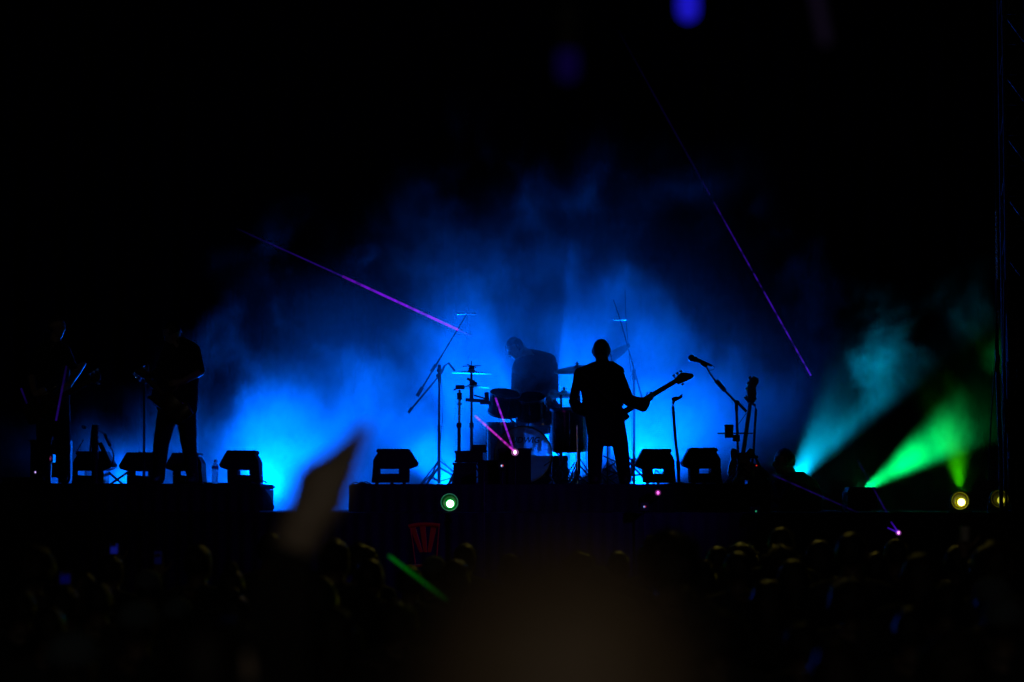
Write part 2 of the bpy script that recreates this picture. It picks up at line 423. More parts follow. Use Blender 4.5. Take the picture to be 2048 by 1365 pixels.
# smoke lies thick on the deck and breaks into clumps upwards, reaching highest over the drums
dx = math_('MINIMUM', math_('ABSOLUTE', math_('SUBTRACT', sep.outputs['X'], 0.3)), 4.8)
hx = math_('MULTIPLY', math_('POWER', dx, 2.0), -0.118)
top = math_('ADD', math_('ADD', hx, 5.9), math_('MULTIPLY', math_('SUBTRACT', nb.outputs['Fac'], 0.5), 3.2))
hc = mrange(math_('SUBTRACT', top, sep.outputs['Z']), -0.2, 3.8, 0.0, 1.0)
thr = math_('SUBTRACT', 0.60, math_('MULTIPLY', hc, 0.25))
clump = mrange(math_('SUBTRACT', nz.outputs['Fac'], thr), -0.07, 0.22, 0.0, 1.0)
mask = mrange(math_('SUBTRACT', top, sep.outputs['Z']), -1.0, 1.2, 0.0, 1.0)
clump = math_('MULTIPLY', mask, math_('ADD', math_('MULTIPLY', clump, 0.84), math_('MULTIPLY', hc, 0.17)))
floor_ = mrange(math_('SUBTRACT', 3.3, sep.outputs['Z']), 0.0, 1.4, 0.6, 1.3)
front = mrange(sep.outputs['Y'], 28.9, 31.3, 0.05, 1.0)
leftc = math_('MAXIMUM', mrange(sep.outputs['X'], -5.2, -3.5, 0.03, 1.0), mrange(math_('SUBTRACT', 3.1, sep.outputs['Z']), 0.0, 1.1, 0.0, 0.55))
dens = math_('MULTIPLY', math_('MULTIPLY', clump, floor_), math_('MULTIPLY', front, leftc))
dens = math_('MULTIPLY', dens, 0.42)
l.new(dens, pv.inputs['Density']); l.new(pv.outputs[0], out.inputs['Volume'])
smoke = MB().box((-9.4, 28.75, 1.62), (9.4, 39.4, 8.0)).build('smoke', sm)
tag(smoke, 'stage smoke drifting behind the band and lit blue and green from the deck', None, None, 'stuff')

def spot(name, loc, aim, col, power, size, blend, parent, rad=0.06):
    L = bpy.data.lights.new(name, 'SPOT'); L.color = col; L.energy = power
    L.spot_size = math.radians(size); L.spot_blend = blend; L.shadow_soft_size = rad
    o = bpy.data.objects.new(name, L); COL.objects.link(o)
    o.location = loc; o.rotation_euler = (Vector(aim) - Vector(loc)).to_track_quat('-Z', 'Y').to_euler()
    if parent:
        o.parent = parent; o.matrix_parent_inverse = Matrix.Translation(-Vector(parent.location))
    return o
BLUE = (0.0, 0.12, 1.0)
def uplight(label, loc, aim, col, power, size, blend=1.0, group=None, rad=0.06):
    t = thing('stage_light', label, 'stage light', (loc[0], loc[1], DECKZ), group)
    loc = Vector(loc); d = (Vector(aim) - loc).normalized()
    MB().lathe(loc - d * 0.22, d, [(0.0, 0), (0.07, 0.0), (0.09, 0.04), (0.095, 0.16), (0.10, 0.2), (0.092, 0.2), (0.085, 0.17)]).build('housing', M['plastic'], t, True)
    MB().lathe(loc - d * 0.05, d, [(0.0, 0), (0.083, 0.0), (0.083, 0.006), (0.0, 0.006)]).build('lens', emis('lit lens', col, 6), t)
    MB().box(loc + Vector((-0.13, -0.02, DECKZ - loc.z + 0.003)), loc + Vector((0.13, 0.02, DECKZ - loc.z + 0.03))).build('base', M['plastic'], t)
    for q in (-1, 1): MB().box(loc + Vector((q * 0.12 - 0.006, -0.015, DECKZ - loc.z + 0.03)), loc + Vector((q * 0.12 + 0.006, 0.015, 0.02 - 0.1))).build('bracket', M['plastic'], t)
    spot('lamp', loc + d * 0.05, aim, col, power, size, blend, t, rad)
    return t
UG = 'blue uplights on the deck behind the risers'
LY = 33.6
def ul(px, ax, ay, power, size, label, col=BLUE, Y=LY, aY=31.0, group=UG, blend=1.0, rad=0.06):
    p = at(px, 970, Y); return uplight(label, (p.x, Y, DECKZ + 0.24), at(ax, ay, aY), col, power, size, blend, group, rad)
ul(235, 250, 800, 1100, 88, 'blue uplight behind the far left monitor wedges', Y=32.5)
ul(525, 600, 700, 6600, 92, 'blue uplight behind the end of the left riser', Y=35.2)
ul(893, 815, 660, 3600, 66, 'blue uplight behind the tall boom stand')
ul(1100, 1062, 650, 12500, 76, 'blue uplight close behind the drummer', Y=32.5, aY=29.0, rad=0.015)
ul(1274, 1372, 670, 4700, 74, 'blue uplight behind the bassist')
ul(1574, 1695, 800, 6500, 39, 'cyan uplight behind the seated technician', (0.0, 0.5, 0.85), 31.6, 31.2, None)

# ------------------------------------------------------------------ lamps on the front edge of the deck
def par_lamp(label, px, py, Y, col, cs, ring, rs, power, group=None, dim=1.0):
    c = at(px, py, Y)
    t = thing('par_lamp', label, 'stage lamp', (c.x, Y, DECKZ), group)
    R = m_(18, Y); ax = Vector((0, -1, 0))
    MB().lathe(c - ax * 0.2, ax, [(0, 0), (R * 0.6, 0), (R * 0.95, 0.08), (R * 1.08, 0.2), (R * 1.08, 0.215), (R * 1.0, 0.215), (R * 0.95, 0.2)]).build('housing', M['plastic'], t, True)
    rm = mat('coloured reflector glass', [x * 0.08 for x in ring], 0.3, emit=ring, es=rs * 0.35)
    MB().lathe(c - ax * 0.03, ax, [(R * 0.93, 0.03), (R * 0.80, 0.012), (R * 0.5, 0.0), (0.0, 0.0)]).build('reflector', rm, t, True)
    MB().lathe(c + ax * 0.005, ax, [(R * 0.98, 0), (R * 0.98, 0.006), (R * 0.88, 0.008), (R * 0.88, 0.0)]).build('lens_ring', mat('lit rim', col, 0.3, emit=ring, es=rs * 1.6), t, True)
    cc = c + ax * 0.02 + Vector((m_(1.5, Y), 0, -m_(3, Y)))
    MB().lathe(cc, ax, [(R * 0.62, -0.03), (R * 0.60, 0.0), (R * 0.3, 0.012), (0, 0.014)]).build('bulb_glow', emis('lit bulb edge', ring, cs * 0.08), t, True)
    MB().ball(cc + ax * 0.02, (R * 0.42, 0.01, R * 0.42)).build('bulb', emis('lit bulb', col, cs), t, True)
    z0 = DECKZ + 0.003
    MB().box((c.x - 0.12, Y - 0.03, z0), (c.x + 0.12, Y + 0.06, z0 + 0.012)).build('base', M['steel'], t)
    for q in (-1, 1): MB().box((c.x + q * 0.125 - 0.004, Y - 0.01, z0), (c.x + q * 0.125 + 0.004, Y + 0.02, c.z)).build('bracket', M['steel'], t)
    if power: spot('lamp', c + Vector((0, -0.25, 0)), c + Vector((0, -12, -0.6)), ring, power, 110, 1, t, 0.05)
    return t
par_lamp('round green lamp shining from the stage edge under the drums', 899, 1005, 26.5, (0.5, 1.0, 0.6), 5, (0.0, 0.5, 0.03), 0.08, 12)
par_lamp('round yellow lamp shining brightly from the stage edge at the right', 1920, 1002, 26.5, (1.0, 1.0, 0.25), 4, (0.75, 0.7, 0.0), 0.05, 45)
par_lamp('dimmer yellow lamp half hidden by cables at the right truss', 1999, 998, 26.5, (0.8, 0.75, 0.05), 0.7, (0.4, 0.36, 0.0), 0.01, 20)
# black box light throwing the long green beam
p = at(1722, 985, 28.6)
fx = thing('stage_light', 'boxy black light on the deck throwing a green beam to the right', 'stage light', (p.x, 28.6, DECKZ))
pl = [at(a, b, 28.6) for a, b in ((1694, 1018), (1692, 985), (1697, 975), (1748, 975), (1751, 983), (1752, 1018))]
MB().prism([(q.x, q.z) for q in pl], 28.5, 28.85).build('housing', M['plastic'], fx, bevel=0.008)
MB().box((p.x - 0.13, 28.9, RISZ - 0.08), (p.x + 0.13, 29.1, RISZ - 0.07)).build('lens', emis('lit green lens', (0, 1, 0.3), 4), fx)
MB().box((p.x - 0.15, 28.852, DECKZ + 0.003), (p.x + 0.15, 29.12, RISZ - 0.085)).build('lamp_body', M['plastic'], fx)
q = at(1722, 978, 29.6)
ul(1722, 1995, 795, 7500, 33, 'green uplight behind the boxy black light', (0.0, 0.85, 0.15), 30.6, 30.4, None)
ul(1921, 1888, 700, 420, 50, 'yellow green uplight behind the bright yellow lamp', (0.04, 0.8, 0.0), 30.2, 30.2, None)

# small lasers and LEDs
def laser_box(label, px, py, Y, col, s, r=3.2, zb=None, col2=None):
    c = at(px, py, Y); rr_ = m_(r, Y); b = 0.045
    t = thing('laser_projector', label, 'laser projector', (c.x, Y, c.z - b))
    MB().box((c.x - b, Y, c.z - b), (c.x + b, Y + 0.16, c.z + b)).build('housing', M['plastic'], t, bevel=0.004)
    MB().lathe((c.x, Y, c.z), (0, -1, 0), [(rr_ * 1.7, 0.001), (rr_ * 1.7, 0.008), (rr_ * 1.2, 0.008)]).build('bezel', mat('lit bezel', (0.1, 0.1, 0.1), 0.4, emit=col, es=s * 0.06), t)
    MB().ball((c.x - (rr_ * 0.5 if col2 else 0), Y - 0.01, c.z), (rr_ * .8, 0.008, rr_)).build('lens', emis('laser lens', col, s), t, True)
    if col2: MB().ball((c.x + rr_ * 0.9, Y - 0.01, c.z + rr_ * 0.2), (rr_ * 0.9, 0.008, rr_ * 0.9)).build('indicator', emis('indicator', col2, s * 0.5), t, True)
    # foot or arm that carries it
    return t
def prop_post(t, x, Y, z0, z1, r=0.012):
    MB().tube((x, Y + 0.08, z0), (x, Y + 0.08, z1), r).build('post', M['steel'], t)
def lz(label, px, py, Y, col, s, r=3.2, base=RISZ, col2=None):
    t = laser_box(label, px, py, Y, col, s, r, None, col2)
    c = at(px, py, Y)
    if c.z - 0.045 > base + 0.01: prop_post(t, c.x, Y, base + 0.002, c.z - 0.046)
    return t
MAG = (1.0, 0.12, 0.9)
lz('magenta laser in front of the bass drum sending two beams up left', 1030, 905, 28.78, (1, 0.35, 0.95), 4, 4.2)
lz('magenta laser at the far left of the stage', 98, 917, 27.4, (1, 0.1, 0.45), 1.5, 3.2)
lz('magenta laser on the stage edge below the right monitors', 1316, 986, 27.5, (1, 0.12, 0.8), 2, 3.4, DECKZ)
lz('magenta laser above the crowd at the right with two short beams', 1797, 1066, 26.0, (0.9, 0.2, 1), 3, 3.2, gz(26))
lz('tiny red and blue indicator on a box below the bass drum', 1004, 932, 28.5, (0.3, 0.5, 1), 1.5, 1.8, RISZ, (1, 0.02, 0.02))
lz('tiny red and blue indicator on the stage front under the bassist', 1289, 1014, 26.1, (0.2, 0.4, 1), 1.2, 1.6, gz(26), (1, 0.02, 0.05))
lz('small violet white light on the far left equipment', 71, 945, 27.5, (0.6, 0.4, 1), 1.5, 1.8)
lz('tiny green indicator by the seated technician', 1512, 1023, 26.1, (0.05, 0.6, 0.3), 0.8, 1.4, gz(26))

def beam(label, p0, p1, Y0, Y1, wpx, col, s0, s1, dash=0.5, dscale=30, group='purple laser beams'):  # laser light scattered in smoke, put into a tube's emission and varied along it
    a, b = at(*p0, Y0), at(*p1, Y1); L = (b - a).length
    t = thing('laser_beam', label, 'laser beam', (0, 0, 0), group)
    m = bpy.data.materials.new('laser light in smoke'); m.use_nodes = True
    nn = m.node_tree.nodes; nn.clear(); ll = m.node_tree.links
    o = nn.new('ShaderNodeOutputMaterial'); ad = nn.new('ShaderNodeAddShader'); tr = nn.new('ShaderNodeBsdfTransparent'); em = nn.new('ShaderNodeEmission')
    em.inputs[0].default_value = (*col, 1)
    c = nn.new('ShaderNodeTexCoord'); sp = nn.new('ShaderNodeSeparateXYZ'); ll.new(c.outputs['Object'], sp.inputs[0])
    r = nn.new('ShaderNodeMapRange'); r.inputs[1].default_value = 0; r.inputs[2].default_value = L; r.inputs[3].default_value = s0; r.inputs[4].default_value = s1
    ll.new(sp.outputs['Z'], r.inputs[0])
    cb = nn.new('ShaderNodeCombineXYZ'); ll.new(sp.outputs['Z'], cb.inputs[2])
    z = nn.new('ShaderNodeTexNoise'); z.inputs['Scale'].default_value = dscale; z.inputs['Detail'].default_value = 3; ll.new(cb.outputs[0], z.inputs['Vector'])
    r2 = nn.new('ShaderNodeMapRange'); r2.inputs[1].default_value = 0.42; r2.inputs[2].default_value = 0.54; r2.inputs[3].default_value = 1 - dash; r2.inputs[4].default_value = 1.0
    ll.new(z.outputs['Fac'], r2.inputs[0])
    fw = nn.new('ShaderNodeLayerWeight'); fw.inputs[0].default_value = 0.5
    iv = nn.new('ShaderNodeMath'); iv.operation = 'SUBTRACT'; iv.inputs[0].default_value = 1; ll.new(fw.outputs['Facing'], iv.inputs[1])
    m1 = nn.new('ShaderNodeMath'); m1.operation = 'MULTIPLY'; ll.new(r.outputs[0], m1.inputs[0]); ll.new(r2.outputs[0], m1.inputs[1])
    m2 = nn.new('ShaderNodeMath'); m2.operation = 'MULTIPLY'; ll.new(m1.outputs[0], m2.inputs[0]); ll.new(iv.outputs[0], m2.inputs[1])
    m3 = nn.new('ShaderNodeMath'); m3.operation = 'MULTIPLY'; m3.inputs[1].default_value = 0.5; ll.new(m2.outputs[0], m3.inputs[0])
    ll.new(m3.outputs[0], em.inputs[1]); ll.new(tr.outputs[0], ad.inputs[0]); ll.new(em.outputs[0], ad.inputs[1]); ll.new(ad.outputs[0], o.inputs[0])
    m.cycles.emission_sampling = 'NONE'
    bm = bmesh.new()
    bmesh.ops.create_cone(bm, cap_ends=False, segments=12, radius1=m_(wpx, Y0) / 2, radius2=m_(wpx, Y1) / 2, depth=L, matrix=Matrix.Translation((0, 0, L / 2)))
    me = bpy.data.meshes.new('laser_beam'); bm.to_mesh(me); bm.free(); me.shade_smooth()
    bpy.data.objects.remove(t)
    o = link('laser_beam', me, None, m); o.location = a; o.rotation_euler = (b - a).to_track_quat('Z', 'Y').to_euler()
    return tag(o, label, 'laser beam', group)
PUR = (0.42, 0.03, 1.0); VIO = (0.12, 0.01, 1.0); PINK = (0.9, 0.1, 1.0)
beam('bright purple laser beam slanting down to the left boom microphone stand', (685, 553), (916, 660), 28.2, 28.6, 5.5, (0.26, 0.0, 1.0), 0.4, 1.3, 0.6, 7)
beam('faint purple laser beam continuing up left of the bright one', (470, 456), (685, 553), 27.8, 28.2, 4, VIO, 0.0, 0.13, 0.4, 4)
beam('short dim end of laser beam just right of the boom stand bar', (916, 660), (945, 674), 28.6, 28.7, 4, VIO, 0.3, 0.0, 0.3, 4)
beam('thin blue violet laser beam in the lower half of the long right diagonal', (1400, 355), (1622, 752), 28, 28.6, 4, VIO, 0.015, 0.42, 0.95, 5)
beam('very faint violet laser beam high in the dark above the right diagonal', (1236, 60), (1400, 355), 27.5, 28, 5, VIO, 0.001, 0.013, 0.4, 4)
beam('pink laser beam from the drum laser up to the chrome cymbal stand', (950, 832), (1028, 902), 28.6, 28.75, 5, (0.8, 0.03, 0.8), 0.7, 0.8, 0.75, 14)
beam('purple laser beam from the drum laser up to the rack tom', (991, 796), (1026, 897), 28.6, 28.75, 4.5, (0.4, 0.02, 1.0), 0.9, 0.6, 0.6, 12)
beam('short violet beam rising up left from the laser over the crowd', (1775, 1056), (1795, 1065), 25.9, 25.95, 4, VIO, 0.2, 0.5, 0.2)
beam('short violet beam rising steeply from the laser over the crowd', (1782, 1044), (1796, 1064), 25.9, 25.95, 4, VIO, 0.15, 0.5, 0.2)
beam('dim violet beam crossing the technician and running down right', (1545, 950), (1740, 1036), 27.0, 26.5, 3.6, VIO, 0.07, 0.02, 0.8, 7)
beam('dim violet beam running down from the boxy light to the right laser', (1715, 920), (1786, 1048), 27, 26.5, 3.6, VIO, 0.015, 0.08, 0.7, 7)
beam('dull purple laser beam hanging over the far left guitarist', (133, 732), (112, 842), 26.4, 26.4, 5, VIO, 0.02, 0.09, 0.3, 8)
beam('short dull purple laser beam at the far left edge of the stage', (42, 777), (54, 808), 26.4, 26.4, 4.5, VIO, 0.05, 0.02, 0.3, 8)
beam('blurred green laser beam low over the crowd', (779, 1113), (893, 1200), 13.5, 12.5, 8.5, (0.0, 1.0, 0.03), 0.26, 0.03, 0.1, 3, None)

# ------------------------------------------------------------------ floor monitors
def monitor(label, x0, x1, ytop, ybase, Y, mirror=False, slot=True, dep=0.42):
    c = at((x0 + x1) / 2, ybase, Y); t = thing('floor_monitor', label, 'floor monitor', (c.x, Y, RISZ), 'wedge monitors along the stage front')
    W = x1 - x0; H = ybase - ytop
    def P(u, v):
        if mirror: u = 1 - u
        q = at(x0 + u * W, ytop + v * H, Y); return (q.x, max(q.z, RISZ + 0.002))
    roof = [(0.21, 0), (0.87, 0), (0.90, 0.07), (0.86, 0.12), (0.92, 0.22), (0.965, 0.33), (0.97, 0.56), (0.19, 0.56), (0.02, 0.49), (0.0, 0.43)]
    cab = MB().prism([P(*q) for q in roof], Y, Y + dep).build('cabinet', M['paint'], t, bevel=0.006)
    a, b = (0.42, 0.73) if not mirror else (0.40, 0.84)
    mb = MB()
    mb.prism([P(0.19, 0.565), P(a, 0.565), P(a, 0.70), P(0.19, 0.70)], Y, Y + dep)
    mb.prism([P(b, 0.565), P(0.975, 0.565), P(0.98, 0.70), P(b, 0.70)], Y, Y + dep)
    mb.prism([P(0.19, 0.705), P(0.98, 0.705), P(1.0, 0.95), P(0.2, 0.95)], Y, Y + dep)
    mb.build('lower_cabinet', M['paint'], t)
    g0, g1 = Vector((P(0.20, 0.015)[0], 0, P(0.20, 0.015)[1])), Vector((P(0.0, 0.42)[0], 0, P(0.0, 0.42)[1]))
    nrm = Vector((-(g1 - g0).z, 0, (g1 - g0).x)).normalized(); 
    if nrm.x * (1 if mirror else -1) < 0: nrm = -nrm
    poly = [g0 + nrm * 0.002, g1 + nrm * 0.002, g1 + nrm * 0.012, g0 + nrm * 0.012]
    MB().prism([(v.x, v.z) for v in poly], Y + 0.03, Y + dep - 0.03).build('grille', M['grille'], cab)
    for u in (0.25, 0.52, 0.85):
        q0, q1 = P(u, 0.955), P(u + 0.07, 1.0)
        if q0[1] - q1[1] > 0.002: MB().box((min(q0[0], q1[0]), Y + 0.01, q1[1]), (max(q0[0], q1[0]), Y + 0.06, q0[1])).build('foot', M['rubber'], t)
    MB().tube((P(0.5, 0.2)[0], Y - 0.006, P(0.5, 0.2)[1]), (P(0.5, 0.2)[0], Y, P(0.5, 0.2)[1]), 0.012).build('socket', M['grille'], cab)
    return t
monitor('leftmost floor monitor, its slope facing right beside the x stand', 143, 222, 903, 972, 27.6, True)
monitor('second floor monitor from the left, beside the x stand', 238, 318, 905, 972, 27.9)
monitor('floor monitor behind the left guitarist\'s right leg', 331, 405, 906, 971, 28.1)
monitor('floor monitor at the right end of the left riser by the water bottle', 439, 520, 901, 971, 27.6)
monitor('floor monitor at the left end of the centre riser, slope facing right', 743, 834, 898, 969, 28.5, True)
monitor('floor monitor just right of the bassist\'s legs', 1273, 1352, 898, 969, 28.9)
monitor('floor monitor between the clip stand and the stand-mounted guitar', 1366, 1444, 896, 969, 28.6)

# ------------------------------------------------------------------ water bottle
Yb = 27.4; c = at(430, 974, Yb)
t = thing('water_bottle', 'clear plastic water bottle glowing blue beside the left monitor', 'bottle', (c.x, Yb, RISZ))
s_ = m_(1, Yb)
z = lambda py: at(430, py, Yb).z - RISZ
prof = [(0.1, 0), (5.5, 0), (6.4, 2), (6.4, 6), (5.6, 9), (6.4, 12), (6.4, 20), (5.2, 24), (6.4, 28), (6.4, 34), (5.0, 38), (2.6, 42), (2.6, 44)]
MB().lathe((c.x, Yb, RISZ + 0.003), (0, 0, 1), [(r * s_, h * s_) for r, h in prof]).build('bottle_body', M['pet'], t, True)
MB().lathe((c.x, Yb, RISZ + 0.003), (0, 0, 1), [(6.6 * s_, 29 * s_), (6.7 * s_, 30 * s_), (6.7 * s_, 34 * s_), (6.5 * s_, 35 * s_)]).build('label_band', M['label'], t, True)
MB().lathe((c.x, Yb, RISZ + 0.003), (0, 0, 1), [(0.001, 47.5 * s_), (3.0 * s_, 47.5 * s_), (3.1 * s_, 43 * s_)]).build('cap', M['cup'], t, True)

# ------------------------------------------------------------------ stands
def T(mb, p, q, Y, w, w2=None, Y2=None):
    Y2 = Y if Y2 is None else Y2
    return mb.tube(at(*p, Y), at(*q, Y2), m_(w, Y) / 2, m_(w2 if w2 else w, Y2) / 2)
def tripod(t, px, Y, hub=945, span=34, double=True, base=RISZ, name='leg', w=3.6):
    c = at(px, hub, Y); R = m_(span, Y)
    for k, a in enumerate((0.15, 0.15 + 2 * PI / 3, 0.15 + 4 * PI / 3)):
        f = Vector((c.x + math.cos(a) * R, Y + math.sin(a) * R, base + 0.012)); mb = MB()
        r = m_(w, Y) / 2
        mb.tube(Vector((c.x, Y, c.z)), f, r)
        if double: mb.tube(Vector((c.x, Y, c.z + 0.09)), f + Vector((0, 0, 0.012)), r * 0.8)
        mid = Vector((c.x, Y, c.z)).lerp(f, 0.55)
        mb.tube(Vector((c.x, Y, base + 0.05)), mid, r * 0.7)
        leg_ = mb.build(name, M['steel'], t)
        MB().ball(f, (r * 2, r * 2, 0.011)).build('rubber_foot', M['rubber'], leg_)
    MB().tube((c.x, Y, c.z - 0.06), (c.x, Y, c.z + 0.05), m_(6.5, Y) / 2).build('hub', M['plastic'], t)
# tall double boom stand, left of the drums
Y = 30.6; c = at(879, 970, Y)
t = thing('boom_stand', 'tall microphone stand with two long booms left of the drums', 'microphone stand', (c.x, Y, RISZ))
T(MB(), (878, 968), (878, 850), Y, 6).build('lower_tube', M['steel'], t)
T(MB(), (878, 850), (879, 738), Y, 4.6).build('upper_tube', M['steel'], t)
mb = MB(); mb.ball(at(879, 742, Y), m_(5.5, Y)); mb.ball(at(876, 752, Y), m_(4.5, Y)); T(mb, (879, 730), (879, 765), Y, 7); mb.build('clutch', M['plastic'], t, True)
T(MB(), (836, 790), (933, 630), Y, 4, 2.6, 30.4).build('boom', M['steel'], t)
T(MB(), (834, 793), (845, 775), Y, 7.5).build('counterweight', M['plastic'], t)
T(MB(), (863, 744), (872, 730), Y, 7).build('boom_grip', M['plastic'], t)
T(MB(), (818, 824), (882, 748), Y + .1, 4).build('boom', M['steel'], t)
T(MB(), (817, 826), (824, 816), Y + .1, 6).build('counterweight', M['plastic'], t)
MB().path([at(882, 748, Y), at(889, 733, Y), at(897, 727, Y), at(910, 743, Y)], m_(2.6, Y)).build('boom_tip', M['steel'], t)
mb = MB(); T(mb, (914, 628), (951, 628), 30.4, 2.6); mb.build('stereo_bar', M['chrome'], t)
for a in (916, 948): T(MB(), (a - 2, 628.5), (a + 4, 628.5), 30.35, 4).build('microphone', M['chrome'], t)
MB().path([at(879, 745, Y - .05), at(884, 780, Y - .05), at(885, 840, Y - .05), at(881, 880, Y - .05), at(880, 915, Y - .05), at(905, 945, Y - .05)], 0.004).build('cable', M['rubber'], t)
tripod(t, 878, Y, 935, 60)
# overhead boom stand behind the bassist
Y = 30.9; c = at(1267, 970, Y)
t = thing('boom_stand', 'tall microphone stand with raised boom behind the bassist\'s arm', 'microphone stand', (c.x, Y, RISZ))
T(MB(), (1268, 968), (1268, 760), Y, 5.4).build('lower_tube', M['steel'], t)
T(MB(), (1268, 760), (1268, 740), Y, 7.5).build('clutch', M['plastic'], t)
T(MB(), (1285, 800), (1241, 642), Y, 4, 2.6).build('boom', M['steel'], t)
T(MB(), (1241, 642), (1227, 600), Y, 2.4, 2.0).build('boom_tip', M['steel'], t)
T(MB(), (1228, 640), (1252, 640), Y, 2.6).build('stereo_bar', M['chrome'], t)
MB().path([at(1262, 745, Y), at(1257, 700, Y), at(1252, 640, Y), at(1250, 580, Y)], 0.004).build('cable', M['rubber'], t)
MB().path([at(1268, 742, Y), at(1260, 755, Y), at(1266, 790, Y), at(1262, 830, Y), at(1264, 900, Y)], 0.004).build('cable', M['rubber'], t)
tripod(t, 1268, Y, 928, 42)
# clip stand
Y = 28.7; c = at(1357, 970, Y)
t = thing('clip_stand', 'thin leaning stand with an empty microphone clip right of the bass', 'microphone stand', (c.x, Y, RISZ))
MB().path([at(1358, 968, Y), at(1356, 920, Y), at(1351, 880, Y), at(1348, 840, Y), at(1346, 815, Y), at(1346, 806, Y), at(1349, 802, Y)], m_(3, Y)).build('tube', M['steel'], t)
mb = MB(); mb.hull([(at(1347, 799, Y), m_(4, Y)), (at(1352, 798, Y), m_(4.5, Y)), (at(1358, 796, Y), m_(2.6, Y))]); mb.hull([(at(1358, 796, Y), m_(2.2, Y)), (at(1364, 790, Y), m_(1.6, Y))]); mb.hull([(at(1358, 797, Y), m_(2, Y)), (at(1364, 794, Y), m_(1.5, Y))]); mb.build('clip', M['plastic'], t, True)
T(MB(), (1357, 940), (1356, 922), Y, 8).build('clutch', M['plastic'], t)
MB().lathe((c.x, Y, RISZ + 0.002), (0, 0, 1), [(0.001, 0), (0.13, 0), (0.13, 0.012), (0.02, 0.03), (0.001, 0.03)]).build('round_base', M['steel'], t, True)
# singer stand with boom and microphone
Y = 28.9; c = at(1476, 970, Y)
t = thing('vocal_stand', 'vocal microphone stand with boom and cup holder beside the resting guitar', 'microphone stand', (c.x, Y, RISZ))
T(MB(), (1478, 968), (1473, 818), Y, 5).build('tube', M['steel'], t)
MB().path([at(1412, 733, Y), at(1420, 748, Y), at(1432, 764, Y)], m_(2, Y)).build('boom_tip', M['steel'], t)
T(MB(), (1430, 762), (1475, 808), Y, 4.6).build('boom', M['steel'], t)
T(MB(), (1432, 762), (1450, 782), Y, 9.5).build('counterweight', M['plastic'], t)
mb = MB(); T(mb, (1430, 766), (1437, 762), Y, 3.5); T(mb, (1443, 781), (1450, 775), Y, 3.5); mb.build('knob', M['plastic'], t)
T(MB(), (1475, 805), (1493, 824), Y, 5.5).build('boom_tail', M['steel'], t)
mb = MB(); mb.ball(at(1474, 806, Y), m_(5.5, Y)); T(mb, (1473, 806), (1473, 822), Y, 7); mb.build('clutch', M['plastic'], t, True)
MB().path([at(1493, 826, Y), at(1482, 842, Y), at(1476, 850, Y), at(1478, 868, Y)], 0.004).build('cable', M['rubber'], t)
T(MB(), (1435, 867), (1506, 867), Y - .03, 2.8).build('cross_bar', M['steel'], t)
mb = MB(); a, b = at(1458, 876, Y - .05), at(1458, 850, Y - .05)
mb.lathe(a, (0, 0, 1), [(0.001, 0), (m_(8.4, Y), 0), (m_(9.2, Y), (b - a).z), (m_(8.4, Y), (b - a).z), (m_(7.6, Y), 0.01)]); mb.build('cup_holder', M['plastic'], t, True)
MB().box(at(1466, 883, Y - .06), at(1479, 870, Y)).build('clamp', M['plastic'], t)
tripod(t, 1478, Y, 942, 42)
ym = 28.85
mi_ = thing('microphone', 'black vocal microphone at the end of the right boom', 'microphone', at(1400, 724, ym))
mb = MB(); mb.ball(at(1383, 716.5, ym), m_(7, ym), 16, 12); mb.build('grille_ball', M['grille'], mi_, True)
T(MB(), (1387, 718), (1424, 732), ym, 10.5, 4.5).build('microphone_body', M['plastic'], mi_)
T(MB(), (1389, 718.5), (1392, 720), ym, 12).build('collar', M['plastic'], mi_)
mb = MB(); mb.hull([(at(1404, 728, ym), m_(3.5, ym)), (at(1411, 732, ym), m_(4, ym))]); mb.build('clip', M['plastic'], mi_)
MB().path([at(1424, 731, ym), at(1430, 735, ym), at(1427, 740, ym), at(1418, 741, ym)], 0.004).build('cable', M['rubber'], mi_)

# ------------------------------------------------------------------ guitar resting upright on a stand
Y = 29.2
gs = thing('guitar_stand', 'black tubular stand holding the upright bass guitar', 'guitar stand', at(1495, 968, Y))
MB().path([at(1507, 905, Y + .05), at(1510, 850, Y + .05), at(1512, 820, Y + .05), at(1510, 811, Y + .05), at(1504, 807, Y + .05), at(1496, 804, Y + .02)], m_(2.6, Y)).build('tube', M['steel'], gs)
MB().path([at(1490, 795, Y), at(1496, 803, Y - .04), at(1506, 804, Y - .04), at(1511, 797, Y)], m_(3, Y)).build('neck_cradle', M['rubber'], gs)
T(MB(), (1498, 915), (1516, 914), Y - .05, 5).build('arm', M['rubber'], gs)
for q in (1466, 1536): T(MB(), (1506, 905), (q, 967), Y + .05, 4.6, None, Y + .25).build('leg', M['steel'], gs)
T(MB(), (1507, 905), (1500, 967), Y + .05, 4.6, None, Y - .2).build('leg', M['steel'], gs)
bg = thing('bass_guitar', 'upright bass guitar resting on the stand at the right', 'guitar', at(1490, 965, Y))
T(MB(), (1486, 908), (1501, 803), Y, 9.5, 7.6).build('neck', M['wood'], bg)
hs = [(1496, 803), (1494, 780), (1498, 764), (1499, 757), (1508, 753), (1516, 757), (1517, 765), (1511, 776), (1513, 788), (1509, 803)]
hq = [at(a, b, Y) for a, b in hs]
hst = MB().prism([(v.x, v.z) for v in hq], Y - .01, Y + .012).build('headstock', M['wood'], bg, bevel=0.003)
for a, b in ((1499, 757), (1496, 768), (1493, 778), (1492, 795)):
    mb = MB(); T(mb, (a, b), (a + 8, b + 1), Y - .005, 2.4); mb.hull([(at(a, b, Y), m_(2.6, Y)), (at(a + 1, b - 2, Y), m_(2.2, Y))]); mb.build('tuning_peg', M['chrome'], hst, True)
